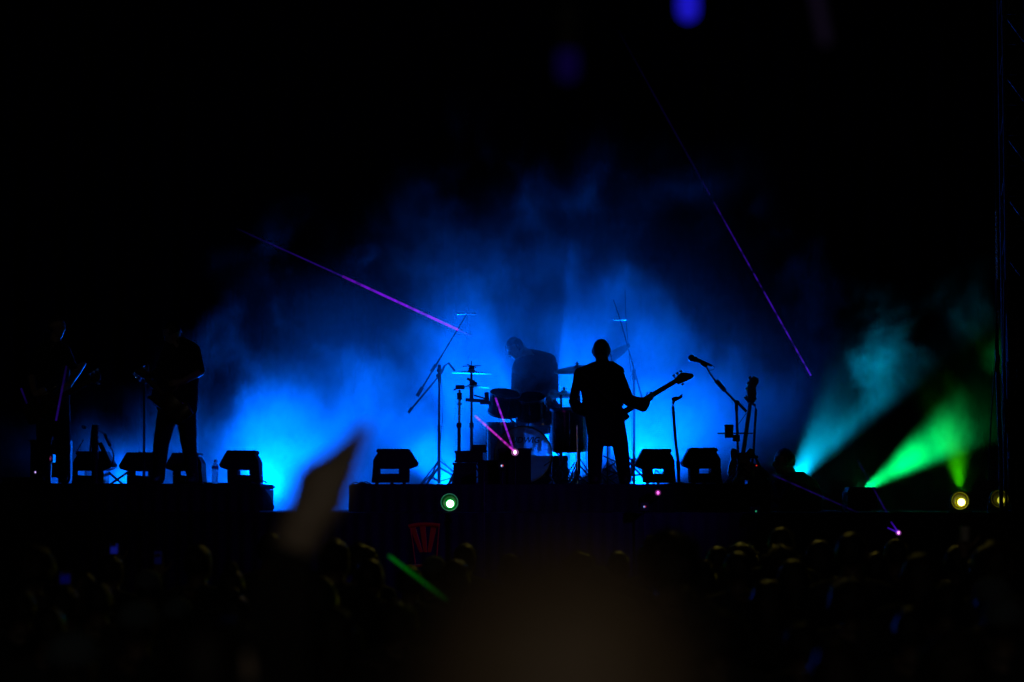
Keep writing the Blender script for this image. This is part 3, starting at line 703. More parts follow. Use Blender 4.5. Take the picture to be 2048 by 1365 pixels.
bs = [(1486, 962), (1466, 960), (1455, 950), (1457, 932), (1462, 920), (1460, 905), (1463, 897), (1471, 898), (1479, 906), (1490, 907), (1499, 897), (1506, 899), (1504, 912), (1499, 922), (1506, 935), (1510, 950), (1502, 961)]
bq = [at(a, b, Y) for a, b in bs]
MB().prism([(v.x, v.z) for v in bq], Y - .02, Y + .025).build('guitar_body', M['body'], bg, bevel=0.006)
for k in (930, 942): MB().box(at(1478, k + 3, Y - .027), at(1494, k - 3, Y - .021)).build('pickup', M['plastic'], bg)
# small table of gear beside it
Y = 29.6; t = thing('effects_rack', 'small sloping effects unit with a red light right of the guitar', 'effects rack', at(1515, 968, Y))
pl = [at(a, b, Y) for a, b in ((1496, 968), (1497, 925), (1520, 930), (1538, 948), (1538, 956), (1524, 958), (1520, 968))]
MB().prism([(v.x, v.z) for v in pl], Y, Y + .4).build('case', M['plastic'], t, bevel=0.004)
MB().ball(at(1513, 931.5, Y - .005), 0.008).build('indicator', emis('red indicator', (1, 0.03, 0.02), 0.8), t)

# ------------------------------------------------------------------ drums
def drum(name, label, c, axis, R, H, m, parts=True, headm='skinhead', lugs=8):
    t = thing(name, label, 'drum', c)
    ax = Vector(axis).normalized(); c = Vector(c)
    shell = MB().lathe(c - ax * H / 2, ax, [(R, 0), (R, H), (R * .97, H), (R * .97, 0), (R, 0)], 40).build('shell', m, t, True)
    for q in (-1, 1):
        e = c + ax * q * H / 2
        MB().lathe(e - ax * 0.012, ax, [(R * 1.01, 0), (R * 1.045, 0), (R * 1.045, 0.03), (R * 1.0, 0.03), (R * 1.01, 0)], 40).build('hoop', M['plastic'] if R > .25 else M['chrome'], t, True)
        MB().lathe(e + ax * q * 0.006, ax, [(R * .995, -0.001), (R * .995, 0.001), (0.001, 0.001)], 40).build('drum_head', M[headm], t, True)
    qn = ax.to_track_quat('Z', 'Y')
    for k in range(lugs):
        d = qn @ Vector((math.cos(2 * PI * k / lugs), math.sin(2 * PI * k / lugs), 0))
        mb = MB(); mb.tube(c + d * R * 1.03 - ax * H * .48, c + d * R * 1.03 + ax * H * .48, 0.004); mb.tube(c + d * R * 1.025 - ax * .03, c + d * R * 1.025 + ax * .03, 0.011)
        mb.build('lug', M['chrome'], shell)
    return t
Yd = 29.9
c = at(1046, 908, Yd); R = m_(56, Yd)
bd = drum('bass_drum', 'bass drum with a glowing clear front skin lettered across the middle', Vector((c.x, Yd, RISZ + R + 0.02)), (0, -1, 0), R, 0.42, M['shell'])
cb = bd.location.copy()
for q in (-1, 1): MB().tube(cb + Vector((q * R * .8, -.1, -R * .5)), Vector((cb.x + q * R * 1.15, cb.y - .3, RISZ + .01)), 0.009).build('spur', M['chrome'], bd)
fc = bpy.data.curves.new('lettering', 'FONT'); fc.body = 'LUDWIG'; fc.size = 0.10; fc.align_x = 'CENTER'; fc.shear = 0.25; fc.extrude = 0.001; fc.offset = 0.003
fo = bpy.data.objects.new('tmp_text', fc); COL.objects.link(fo)
dg = bpy.context.evaluated_depsgraph_get(); dg.update()
tm = bpy.data.meshes.new_from_object(fo.evaluated_get(dg)); bpy.data.objects.remove(fo)
tm.transform(Matrix.Translation((cb.x, cb.y - 0.225, at(1046, 886, Yd - .22).z)) @ Matrix.Rotation(PI / 2, 4, 'X'))
link('lettering', tm, bd, M['plastic'])
drum('rack_tom', 'left rack tom tilted above the bass drum', at(1008, 808, 30.0), (0.12, -0.35, 0.9), 0.185, 0.24, M['lacq'])
drum('rack_tom', 'right rack tom tilted above the bass drum in front of the drummer', at(1062, 815, 30.0), (-0.05, -0.4, 0.9), 0.18, 0.24, M['lacq'])
drum('floor_tom', 'clear floor tom standing left of the bass drum', at(1003, 888, 30.25), (0, -0.05, 1), 0.185, 0.5, M['shell'])
drum('floor_tom', 'big dark floor tom right of the bass drum behind the chrome stand', at(1138, 860, 30.3), (0, -0.12, 1), 0.24, 0.5, M['lacq'])
drum('snare_drum', 'dark snare drum low between the cymbal stand and left tom', at(1085, 838, 30.5), (0, 0, 1), 0.18, 0.15, M['lacq'])
for nm, cc, Rr, Yy in (('a', 985, .14, 30.2), ('b', 1138, .24, 30.3)):
    pass
# legs of the floor toms as parts
for ob in [o for o in bpy.data.objects if o.name.startswith('floor_tom')]:
    Rr = 0.195 if '001' not in ob.name else 0.25
    for k in range(3):
        a = 0.5 + k * 2 * PI / 3
        p = ob.location + Vector((math.cos(a) * Rr, math.sin(a) * Rr, 0))
        MB().path([p + Vector((0, 0, .12)), Vector((p.x, p.y, RISZ + .05)), Vector((p.x + math.cos(a) * .03, p.y + math.sin(a) * .03, RISZ + .008))], 0.007).build('leg', M['chrome'], ob)
for tn, px, py in (('rack_tom', 1006, 845), ('rack_tom.001', 1062, 850)):
    ob = bpy.data.objects[tn]
    MB().tube(ob.location - Vector((0, -.05, .1)), (cb.x + (-.05 if tn == 'rack_tom' else .05), cb.y, cb.z + R - .01), 0.013).build('mount', M['chrome'], ob)

def cymbal_stand(label, px, Y, hub_py, cyms, top=None, mat_='steel', w=4.6, span=36, lower=850):
    c = at(px, 970, Y); t = thing('cymbal_stand', label, 'cymbal stand', (c.x, Y, RISZ))
    tp = min(cy_[1] for cy_ in cyms) if cyms else top
    T(MB(), (px, hub_py + 20), (px, lower), Y, w * 1.3).build('lower_tube', M[mat_], t)
    T(MB(), (px, lower), (px, tp), Y, w).build('upper_tube', M[mat_], t)
    T(MB(), (px, lower - 4), (px, lower + 6), Y, w * 2).build('clutch', M['plastic'], t)
    for cx, cyy, rpx, tilt, roll in cyms:
        a = at(cx, cyy, Y - .02); Rc = m_(rpx, Y); ax = Vector((math.sin(roll), -math.sin(tilt), math.cos(tilt)))
        MB().lathe(a, ax, [(0.006, .035), (.03, .03), (.045, .012), (.06, .008), (Rc * .6, -.003), (Rc, -.02), (Rc, -.022), (Rc * .6, -.005), (.045, .01), (.006, .033)], 48).build('cymbal', M['bronze'], t, True)
        MB().tube(a + ax * .02, a + ax * .075, 0.012).build('felt', M['rubber'], t)
        if abs(cx - px) > 6: MB().tube(at(px, cyy + 18, Y), a, 0.008).build('arm', M['chrome'], t)
        mb = MB(); mb.tube(a + ax * .05 - Vector((.03, 0, 0)), a + ax * .05 + Vector((.03, 0, 0)), .005); mb.build('wing_nut', M['chrome'], t)
    tripod(t, px, Y, hub_py, span)
    return t
cs1 = cymbal_stand('cymbal stand with two stacked cymbals left of the drums', 943, 29.9, 925, [(943, 744, 41, 0.02, 0.03), (948, 773, 32, -0.05, 0.0)])
mb = MB()
for a, b in (((943, 735), (943, 722)), ((925, 733), (962, 732)), ((934, 729), (953, 736))): T(mb, a, b, 29.9, 1.8)
mb.ball(at(943, 738, 29.9), m_(6, 29.9)); mb.build('top_fitting', M['plastic'], cs1)
mb = MB()
for a, b, w_ in (((934, 757), (954, 768), 5), ((943, 760), (943, 800), 8), ((931, 800), (978, 803), 7), ((948, 791), (975, 799), 3.4), ((960, 806), (980, 806), 7), ((973, 785), (974, 800), 9)): T(mb, a, b, 29.85, w_)
mb.build('clamp', M['plastic'], cs1)
cymbal_stand('cymbal stand behind the bassist\'s shoulder with tilted cymbal', 1158, 30.2, 930, [(1155, 736, 47, 0.22, -0.12)], lower=860)
cymbal_stand('tall cymbal stand half hidden by the bassist\'s head', 1218, 30.9, 930, [(1222, 712, 44, 0.3, -0.75)], lower=860)
hh_ = cymbal_stand('low stand with two flat cymbals right of the drummer', 1122, 30.3, 935, [(1128, 786, 34, 0.03, 0.02), (1128, 790, 33, -0.05, 0.0)], lower=880)
# bare clamp stand
Y = 29.6; c = at(917, 970, Y); t = thing('percussion_stand', 'dark stand topped by an empty clamp between boom stand and cymbals', 'drum stand', (c.x, Y, RISZ))
T(MB(), (918, 968), (918, 852), Y, 7).build('lower_tube', M['steel'], t)
T(MB(), (918, 852), (919, 780), Y, 5).build('upper_tube', M['chrome'], t)
T(MB(), (918, 846), (918, 856), Y, 11).build('clutch', M['plastic'], t)
mb = MB(); T(mb, (919, 786), (919, 800), Y, 10); T(mb, (914, 808.5), (924, 808.5), Y, 3); mb.build('collar', M['plastic'], t)
mb = MB(); mb.box(at(911, 779, Y), at(929, 771, Y + .06)); T(mb, (907, 781), (916, 776), Y, 3); T(mb, (925, 777), (948, 765), Y, 1.6); mb.build('clamp', M['plastic'], t)
tripod(t, 918, Y, 940, 34)
# chrome stand in front, right of the bass drum
Y = 29.0; c = at(1155, 968, Y); t = thing('chrome_stand', 'slim chrome stand catching warm glints beside the bassist\'s leg', 'drum stand', (c.x, Y, RISZ))
T(MB(), (1155, 968), (1154, 852), Y, 2.6).build('tube', M['chrome'], t)
for k in range(14): MB().ball(at(1154.5, 862 + k * 7, Y), (m_(1.9, Y), m_(1.9, Y), m_(1.2, Y)), 8, 6).build('thread_knob', M['chrome'], t)
tripod(t, 1155, Y, 950, 22, False)
# tall thin pole in front of the stage
Y = 26.0; c = at(968, 1000, Y); t = thing('thin_pole', 'very thin pole rising in front of the stage below the drums', 'pole', (c.x, Y, gz(26)))
MB().tube((c.x, Y, gz(26)), at(968, 940, Y), 0.008).build('tube', M['galv'], t)
MB().tube(at(968, 1012, Y), at(968, 1006, Y), 0.02).build('joint', M['chrome'], t)
MB().lathe((c.x, Y, gz(26) + .012), (0, 0, 1), [(0.001, 0), (.15, 0), (.15, .012), (0.001, .012)]).build('round_base', M['steel'], t)
# gear boxes round the drums
def case(label, x0, x1, y0, y1, Y, dep, extra=None, kind='equipment_case'):
    a, b = at(x0, y1, Y), at(x1, y0, Y)
    t = thing(kind, label, 'equipment case', ((a.x + b.x) / 2, Y, RISZ))
    MB().box((a.x, Y, max(a.z, RISZ + .003)), (b.x, Y + dep, b.z)).build('case_body', M['paint'], t, bevel=0.008)
    for xx in (a.x, b.x):
        for zz in (max(a.z, RISZ + .003) + .012, b.z - .012): MB().ball((xx, Y + .004, zz), .016, 8, 6).build('corner_cap', M['grille'], t)
    MB().box(((a.x + b.x) / 2 - .06, Y - .012, (a.z + b.z) / 2), ((a.x + b.x) / 2 + .06, Y - .003, (a.z + b.z) / 2 + .02)).build('handle', M['steel'], t)
    return t
case('black case below the laser in front of the bass drum', 998, 1062, 897, 970, 29.0, 0.4)
case('dark equipment box at the feet of the clamp stand', 911, 965, 902, 925, 29.1, 0.35)
case('low black box under the cymbal stand with gaps of light beside it', 907, 952, 926, 970, 29.1, 0.3)
case('second low black box between the cymbal stand and bass drum', 956, 998, 921, 970, 29.2, 0.3)
t = case('bulky black bag behind the cymbal stand', 945, 972, 890, 905, 29.3, 0.3)
case('black case between the far left guitarist and the left monitors', 5, 100, 955, 970, 27.6, 0.5)
case('tall black cabinet at the far left edge of the stage', 60, 130, 880, 966, 28.6, 0.5)
# bits of light by the stage floor: open lattice keyboard stands
def xstand(label, pts, Y, w=4, name='folding_stand'):
    c = at(pts[0][0][0], 968, Y); t = thing(name, label, 'folding stand', (c.x, Y, RISZ))
    for i, (a, b) in enumerate(pts): T(MB(), a, b, Y + i * .03, w).build('tube', M['steel'], t)
    return t
xstand('crossed tubular stand between the two left monitors', [((217, 945), (252, 975)), ((215, 973), (254, 946)), ((212, 975), (258, 975)), ((214, 944), (214, 975))], 28.0, 4.6)
xstand('small crossed stand tangle right of the bass drum', [((1095, 968), (1130, 925)), ((1108, 938), (1124, 968)), ((1118, 932), (1140, 960)), ((1125, 962), (1150, 925)), ((1098, 962), (1142, 962)), ((1088, 932), (1104, 921))], 29.4, 2.6)
xstand('braced lattice stand seen between the bassist\'s legs', [((1215, 880), (1215, 972)), ((1206, 912), (1240, 928)), ((1205, 942), (1240, 920)), ((1205, 938), (1240, 950)), ((1216, 955), (1242, 942)), ((1204, 948), (1234, 970)), ((1204, 952), (1213, 965))], 29.9, 3.2)
xstand('low folded legs of a stand right of the bassist\'s foot', [((1256, 914), (1300, 952)), ((1258, 925), (1296, 965)), ((1262, 952), (1298, 948)), ((1272, 925), (1260, 958))], 29.8, 4)
# cables on the riser
def cable(label, pts, Y, r=0.006):
    pts = [at(a, b, Y + (k % 2) * .05) for k, (a, b) in enumerate(pts)]
    out_ = []
    for i in range(len(pts) - 1):
        p0, p1, p2, p3 = pts[max(i - 1, 0)], pts[i], pts[i + 1], pts[min(i + 2, len(pts) - 1)]
        for k in range(6):
            s = k / 6
            out_.append(0.5 * ((2 * p1) + (p2 - p0) * s + (2 * p0 - 5 * p1 + 4 * p2 - p3) * s * s + (3 * p1 - p0 - 3 * p2 + p3) * s ** 3))
    out_.append(pts[-1])
    for v in out_: v.z = max(v.z, RISZ + r)
    o = MB().path(out_, r, 6).build('cable', M['rubber'], None, True)
    return tag(o, label, 'cable')
cable('cable looped up at the right corner of the left riser', [(515, 968), (521, 963), (529, 963), (533, 967), (531, 971), (536, 970)], 27.3, 0.009)
cable('cable tangle left of the water bottle', [(402, 970), (407, 965), (414, 969), (418, 966), (424, 970)], 27.3, 0.009)
cable('cable running right of the water bottle to the monitor', [(436, 970), (442, 967), (449, 970), (460, 969)], 27.3, 0.007)
cable('looping cable hanging right of the leftmost microphone stand', [(212, 870), (220, 892), (226, 905), (227, 918), (222, 932), (214, 938)], 27.4, 0.008)
cable('thin cable loop hanging down by the far left stand', [(196, 862), (205, 866), (213, 880), (219, 893)], 27.4, 0.006)
cable('cable lying in front of the right monitors', [(1350, 969), (1362, 966), (1374, 969), (1390, 968)], 28.4, 0.009)
cable('cable bunch at the left edge of the centre riser', [(702, 969), (712, 965), (722, 969), (731, 964), (742, 969)], 28.4, 0.007)
cable('long slack cable hanging from the right monitor slot', [(1288, 940), (1296, 948), (1300, 941), (1308, 950), (1312, 941), (1322, 949), (1328, 941)], 28.85, 0.006)
# small stand and mic bits at far left
Y = 27.5; c = at(186, 970, Y); t = thing('microphone_stand', 'leftmost microphone stand with its pole rising over the monitor', 'microphone stand', (c.x, Y, RISZ))
T(MB(), (190, 968), (190, 850), Y, 14).build('tube', M['steel'], t)
T(MB(), (180, 905), (184, 862), Y, 4).build('side_tube', M['steel'], t)
T(MB(), (209, 868), (221, 893), Y, 6).build('microphone', M['plastic'], t)
T(MB(), (200, 886), (222, 935), Y, 9).build('leg', M['steel'], t)
MB().lathe((c.x, Y, RISZ + .002), (0, 0, 1), [(0.001, 0), (.14, 0), (.14, .015), (0.001, .02)]).build('round_base', M['steel'], t)
MB().ball(at(168, 855, Y), (m_(6, Y), .02, m_(3, Y)), rot=Matrix.Rotation(.5, 3, 'Y')).build('bright_clip', M['chrome'], t, True)
T(MB(), (152, 906), (167, 880), Y, 1.8).build('cable_arm', M['chrome'], t)
Y = 27.2; c = at(288, 970, Y); t = thing('microphone_stand', 'thin microphone stand at the left guitarist\'s left side', 'microphone stand', (c.x, Y, RISZ))
T(MB(), (288, 968), (288, 765), Y, 4.4).build('tube', M['steel'], t)
MB().lathe((c.x, Y, RISZ + .002), (0, 0, 1), [(0.001, 0), (.12, 0), (.12, .015), (0.001, .02)]).build('round_base', M['steel'], t)
T(MB(), (280, 740), (290, 768), Y, 7).build('microphone', M['plastic'], t)

# ------------------------------------------------------------------ people on the stage
def guitar(label, nut, bridge, tip, Y, Y2, w=8, bodyr=44, parentname='bass_guitar'):
    t = thing(parentname, label, 'guitar', at(*bridge, Y2))
    a, b = at(*nut, Y), at(*bridge, Y2); d = (a - b).normalized(); up = Vector((0, 0, 1)); s = d.cross(Vector((0, 1, 0))).normalized()
    MB().hull([(a, .012), (a + s * .018, .009), (a - s * .018, .009), (b, .014), (b + s * .026, .01), (b - s * .026, .01)]).build('neck', M['wood'], t)
    e = at(*tip, Y)
    mb = MB(); mb.hull([(a + s * .012 + d * .01, .014), (a - s * .04 + d * .03, .014), (a + d * .12 + s * .035, .018), (a + d * .10 - s * .035, .016), (e - d * .02, .026), (e - s * .005 - d * .05, .024)])
    hst = mb.build('headstock', M['wood'], t, True)
    for k, off in enumerate((.03, .08, .13)):
        q = a + d * off + s * (.07); mb = MB(); mb.tube(a + d * off + s * .02, q, .008); mb.hull([(q - d * .007, .013), (q + d * .007, .013)]); mb.build('tuning_peg', M['chrome'], hst, True)
    q = a + d * .07 - s * .075; mb = MB(); mb.tube(a + d * .07, q, .008); mb.hull([(q - d * .007, .013), (q + d * .007, .013)]); mb.build('tuning_peg', M['chrome'], hst, True)
    k = 1.0
    mb = MB(); B = b - d * .2
    mb.hull([(B - d * .16 + s * .09, .025), (B - d * .16 - s * .09, .025), (B - d * .04 + s * .12, .025), (B - d * .04 - s * .12, .025)])
    mb.hull([(B + d * .16 + s * .1, .024), (B - s * .07 + d * .18, .024), (B - d * .04 + s * .09, .025), (B - d * .04 - s * .09, .025)])
    mb.hull([(B + d * .28 + s * .12, .02), (B + d * .12 + s * .1, .023), (B + d * .1 + s * .06, .024)])
    mb.build('guitar_body', M['body'], t, True)
    return t
# bassist, seen from behind, feet apart
Y = 28.4
def A(px, py, dy=0.0): return at(px, py, Y + dy)
t = thing('person', 'bassist in a dark suit jacket standing with his back half turned at centre stage', 'person', at(1215, 969, Y), None)
F = Fig(); px1 = Y / FPX
R_ = lambda p: p * px1
R = F.head(A(1203, 702, .0), (0.25, 0.95, -0.1), k=1.26, mi=1)
F.h([(A(1204, 718), .075), (A(1205, 735, .02), .085)], 0)
# jacket: shoulders, back, hem
F.h([(A(1158, 746), R_(9.5)), (A(1240, 743), R_(9.5)), (A(1188, 731), R_(7)), (A(1224, 729), R_(7)), (A(1168, 775), R_(10)), (A(1234, 775), R_(10))])
F.h([(A(1172, 765), R_(13)), (A(1230, 765), R_(14)), (A(1180, 815), R_(14)), (A(1230, 820), R_(15)), (A(1202, 790, .06), R_(22))])
F.h([(A(1180, 815), R_(13)), (A(1230, 815), R_(14)), (A(1186, 866), R_(12)), (A(1240, 866), R_(13.5)), (A(1212, 860, .05), R_(18))])
# arms
F.h([(A(1157, 750), R_(9.5)), (A(1146, 802, -.06), R_(8.5))]); F.h([(A(1146, 803, -.06), R_(9)), (A(1151, 818, .02), R_(8.5)), (A(1182, 832, .28), R_(7))])
F.h([(A(1240, 750), R_(9.5)), (A(1256, 798, .05), R_(11.5))]); F.h([(A(1258, 802, .05), R_(12)), (A(1286, 814, .22), R_(10.5)), (A(1291, 806, .25), R_(10))])
F.hand(A(1291, 806, .25), (0.55, 0.0, 0.45), (0.3, 0.2, 0.9), 1, 1.1, 1.1, 1, thumb=1.2)
F.hand(A(1184, 828, .30), (0.8, 0.4, -0.2), (0, -1, 0), 1, 0.9, 1.0, 1)
# legs
for hx_, kx, ax_, kr in ((1193, 1190, 1190, 1), (1238, 1244, 1250, 1)):
    F.h([(A(hx_, 872), R_(17)), (A(kx, 915), R_(15))], 2); F.h([(A(kx, 915), R_(15)), (A(ax_, 960), R_(12.5))], 2)
    fl = at(ax_, 968, Y)
    F.h([((fl.x, Y - .05, RISZ + .045), .045), ((fl.x + (.02 if ax_ > 1200 else -.03), Y + .17, RISZ + .035), .035), ((fl.x, Y, RISZ + .07), .045)], 3)
F.h([(A(1202, 868), R_(20)), (A(1232, 868), R_(19)), (A(1216, 880), R_(14))], 2)
F.build('body', [M['suit'], M['skin2'], M['suit'], M['shoe']], t, 0.009, 3, 0.004)
hair_mesh('hair', A(1203, 702), (0.25, 0.95, -0.1), (0, 0, 1), t, M['hair'], 'cropped', 1.28, 300, 3)
MB().path([A(1219, 705, -.02), A(1222, 712, -.04), A(1224, 722, -.05), A(1220, 727, -.06)], .0035).build('earpiece_wire', M['rubber'], t)
MB().path([A(1162, 742, -.09), A(1190, 775, -.15), A(1235, 815, -.12)], [.012] * 3).build('strap', M['rubber'], t)
guitar('bass guitar held by the bassist, neck pointing up right', (1349, 764), (1252, 822), (1386, 750), 28.75, 28.7)
# left guitarist
Y = 27.3
t = thing('person', 'tall guitarist in dark clothes standing with legs apart on the left riser', 'person', at(350, 969, Y), None)
F = Fig(); px1 = Y / FPX
F.head(A(343, 664, -.02), (-0.8, 0.35, -0.55), k=1.05, mi=1)
F.h([(A(346, 676), .055), (A(355, 692), .065)], 1)
F.h([(A(336, 694), R_(11)), (A(386, 697), R_(12)), (A(360, 685), R_(12)), (A(340, 760), R_(18)), (A(384, 760), R_(15))])
F.h([(A(340, 755), R_(18)), (A(382, 755), R_(16)), (A(332, 812), R_(20)), (A(376, 822), R_(18)), (A(376, 800, .06), R_(20))])
F.h([(A(336, 750), R_(14)), (A(316, 765, -.05), R_(12)), (A(314, 800, -.05), R_(12)), (A(340, 805), R_(14))]); F.h([(A(390, 700), R_(11.5)), (A(402, 742, -.08), R_(8.5))]); F.h([(A(402, 744, -.08), R_(8)), (A(370, 762, -.28), R_(6.5)), (A(362, 765, -.3), R_(6))], 1)
F.hand(A(362, 765, -.3), (-0.9, -.2, -0.1), (0, 1, 0), 1, .8, 1, 1)
F.h([(A(334, 700), R_(11)), (A(318, 742, -.1), R_(9.5))]); F.h([(A(318, 742, -.1), R_(9.5)), (A(300, 752, -.3), R_(7))])
F.hand(A(299, 752, -.3), (-.5, -.1, .4), (0.3, .5, .3), -1, 1.1, 1, 1)
for hx_, kx, ky, ax_ in ((334, 322, 890, 317), (372, 377, 885, 386)):
    F.h([(A(hx_, 832), R_(21)), (A(kx, ky), R_(16))], 2); F.h([(A(kx, ky), R_(16)), (A(ax_, 958), R_(12))], 2)
    fl = at(ax_, 968, Y)
    F.h([((fl.x, Y, RISZ + .045), .045), ((fl.x - .03, Y - .18, RISZ + .035), .035), ((fl.x, Y, RISZ + .08), .045)], 3)
F.build('body', [M['cloth'], M['skin'], M['denim'], M['shoe']], t, 0.01, 3, 0.005)
hair_mesh('hair', A(343, 664, -.02), (-0.8, 0.35, -0.55), (0, 0, 1), t, M['hair'], 'short', 1.05, 300, 5)
guitar('dark guitar held low by the left guitarist', (292, 756), (325, 790), (286, 742), 26.95, 27.0, parentname='electric_guitar')
# far left guitarist
Y = 27.0
t = thing('person', 'guitarist at the far left almost lost in darkness with cyan rims on his arm', 'person', at(110, 969, Y), None)
F = Fig(); px1 = Y / FPX
F.head(A(113, 652), (0.8, -0.4, -0.1), k=1.05, mi=1)
F.h([(A(112, 668), .055), (A(110, 690), .065)], 1)
F.h([(A(82, 700), R_(12)), (A(128, 700), R_(12)), (A(108, 688), R_(12)), (A(88, 780), R_(16)), (A(124, 780), R_(16))])
F.h([(A(90, 775), R_(17)), (A(122, 775), R_(17)), (A(88, 825), R_(17)), (A(124, 825), R_(17))])
F.h([(A(132, 704), R_(11)), (A(148, 740, -.1), R_(8))]); F.h([(A(150, 742, -.1), R_(7.5)), (A(142, 765, -.3), R_(6)), (A(168, 728, .0), R_(5))], 1)
F.hand(A(141, 766, -.3), (-.6, -.2, -.6), (0, 1, 0), 1, .9, 1, 1)
F.h([(A(78, 704), R_(11)), (A(62, 750, -.05), R_(8.5))]); F.h([(A(62, 750, -.05), R_(8)), (A(70, 790, -.3), R_(6))], 1)
F.hand(A(70, 790, -.3), (.6, -.2, .3), (0, 1, 0), -1, .9, 1, 1)
for hx_, kx, ax_ in ((92, 88, 84), (120, 126, 130)):
    F.h([(A(hx_, 832), R_(20)), (A(kx, 890), R_(15))], 2); F.h([(A(kx, 890), R_(15)), (A(ax_, 958), R_(11))], 2)
    fl = at(ax_, 968, Y); F.h([((fl.x, Y, RISZ + .045), .045), ((fl.x + .02, Y - .18, RISZ + .035), .035), ((fl.x, Y, RISZ + .08), .045)], 3)
F.build('body', [M['cloth'], M['skin'], M['denim'], M['shoe']], t, 0.01, 3, 0.005)
hair_mesh('hair', A(113, 652), (0.8, -0.4, -0.1), (0, 0, 1), t, M['hair'], 'short', 1.05, 300, 6)
guitar('dark electric guitar held across the far left guitarist', (180, 762), (110, 800), (200, 750), 26.6, 26.65, parentname='electric_guitar')
# drummer bent over the kit on a low platform
Y = 31.1
pf = thing('drum_platform', 'low hidden platform under the drummer\'s stool', 'platform', at(1075, 960, Y + .1))
MB().box(at(1010, 0, Y + .0) * Vector((1, 1, 0)) + Vector((0, -.35, RISZ + .003)) if False else (at(1010, 900, Y).x, Y - .3, RISZ + .003), (at(1135, 900, Y).x, Y + .8, RISZ + .38)).build('deck_box', M['deck'], pf, bevel=.01)
st_ = thing('drum_stool', 'round padded stool under the drummer', 'stool', (at(1080, 900, Y).x, Y + .25, RISZ + .38))
MB().lathe((st_.location.x, Y + .25, RISZ + .98), (0, 0, 1), [(.001, 0), (.17, 0), (.19, .03), (.18, .08), (.001, .09)]).build('seat', M['plastic'], st_, True)
MB().tube((st_.location.x, Y + .25, RISZ + .45), (st_.location.x, Y + .25, RISZ + .99), .025).build('post', M['chrome'], st_)
for k in range(3):
    a = k * 2 * PI / 3; MB().tube((st_.location.x, Y + .25, RISZ + .65), (st_.location.x + .25 * math.cos(a), Y + .25 + .25 * math.sin(a), RISZ + .39), .012).build('leg', M['chrome'], st_)
t = thing('person', 'drummer bent forward over the kit, hazy blue in the smoke', 'person', (at(1075, 900, Y).x, Y, RISZ + .38), None)
F = Fig(); px1 = Y / FPX
F.head(A(1029, 694, -.12), (-0.72, -0.35, -0.62), (-.4, -.2, .8), k=1.12, mi=1)
F.h([(A(1040, 700, -.05), R_(11)), (A(1060, 715), R_(13))], 1)
F.h([(A(1050, 712), R_(14)), (A(1075, 716, .05), R_(16)), (A(1098, 722, .0), R_(15)), (A(1040, 735, -.1), R_(16)), (A(1072, 745), R_(24))])
F.h([(A(1045, 735), R_(18)), (A(1096, 728), R_(17)), (A(1052, 800), R_(19)), (A(1094, 800), R_(18)), (A(1075, 780, .1), R_(24))])
F.h([(A(1054, 795), R_(20)), (A(1094, 795), R_(19)), (A(1060, 850, .15), R_(20)), (A(1090, 850, .15), R_(20))])
F.h([(A(1103, 732), R_(13)), (A(1108, 785, -.08), R_(9.5))]); F.h([(A(1108, 785, -.08), R_(9)), (A(1100, 800, -.4), R_(6))], 1)
F.h([(A(1036, 738), R_(13)), (A(1031, 785, -.15), R_(9.5))]); F.h([(A(1031, 785, -.15), R_(9)), (A(1030, 795, -.45), R_(6))], 1)
F.hand(A(1100, 801, -.42), (-.2, -1, -.2), (0, 0, -1), 1, 1.1, 1, 1); F.hand(A(1030, 796, -.47), (-.1, -1, -.2), (0, 0, -1), -1, 1.1, 1, 1)
for q in (-1, 1):
    h0 = Vector((at(1078, 850, Y).x + q * .09, Y + .18, RISZ + 1.1)); k0 = Vector((h0.x + q * .16, Y - .3, RISZ + .95)); f0 = Vector((h0.x + q * .14, Y - .28, RISZ + .46))
    F.h([(h0, .1), (k0, .065)], 2); F.h([(k0, .062), (f0, .042)], 2); F.h([(f0, .042), (f0 + Vector((0, -.18, -.03)), .03)], 3)
F.build('body', [M['cloth'], M['skin'], M['denim'], M['shoe']], t, 0.011, 3, 0.004)
hair_mesh('hair', A(1029, 694, -.12), (-0.72, -0.35, -0.62), (-.4, -.2, .8), t, M['hair'], 'short', 1.12, 300, 8)
mb = MB(); mb.ball(A(1021, 714, -.24), .012, 8, 6); mb.ball(A(1018, 713, -.25), .006, 8, 6); mb.build('earring', M['chrome'], t)
for lab, p0, p1 in (('drumstick in the drummer\'s left hand over the rack tom', (1030, 797), (1010, 790)), ('drumstick in the drummer\'s right hand above the floor tom', (1100, 802), (1125, 812))):
    a, b = at(*p0, Y - .5), at(*p1, Y - .85)
    o = MB().tube(a, b, .007, .004, 8).build('drumstick', M['wood']); tag(o, lab, 'drumstick', 'drumsticks')
# seated technician right of the riser
Y = 29.4
bx = thing('flight_case', 'low black flight case the technician sits on', 'equipment case', (at(1600, 1000, Y).x, Y, DECKZ))
a, b = at(1575, 1000, Y), at(1640, 1000, Y)
MB().box((a.x, Y - .15, DECKZ + .003), (b.x, Y + .25, DECKZ + .16)).build('case_body', M['paint'], bx, bevel=.008)
MB().box((a.x - .005, Y - .155, DECKZ + .115), (b.x + .005, Y + .255, DECKZ + .125)).build('lid_seam', M['steel'], bx)
t = thing('person', 'technician crouched low at the right of the stage facing left', 'person', (at(1595, 1000, Y).x, Y, DECKZ), None)
F = Fig(); px1 = Y / FPX
F.head(A(1568, 921), (-0.97, -0.1, -0.12), k=1.25, mi=1)
F.h([(A(1574, 938), R_(13)), (A(1580, 955), R_(15))], 1)
F.h([(A(1572, 962, -.1), R_(14)), (A(1602, 958), R_(15)), (A(1622, 972), R_(15)), (A(1574, 985), R_(18)), (A(1628, 990), R_(14)), (A(1600, 985, .12), R_(18))])
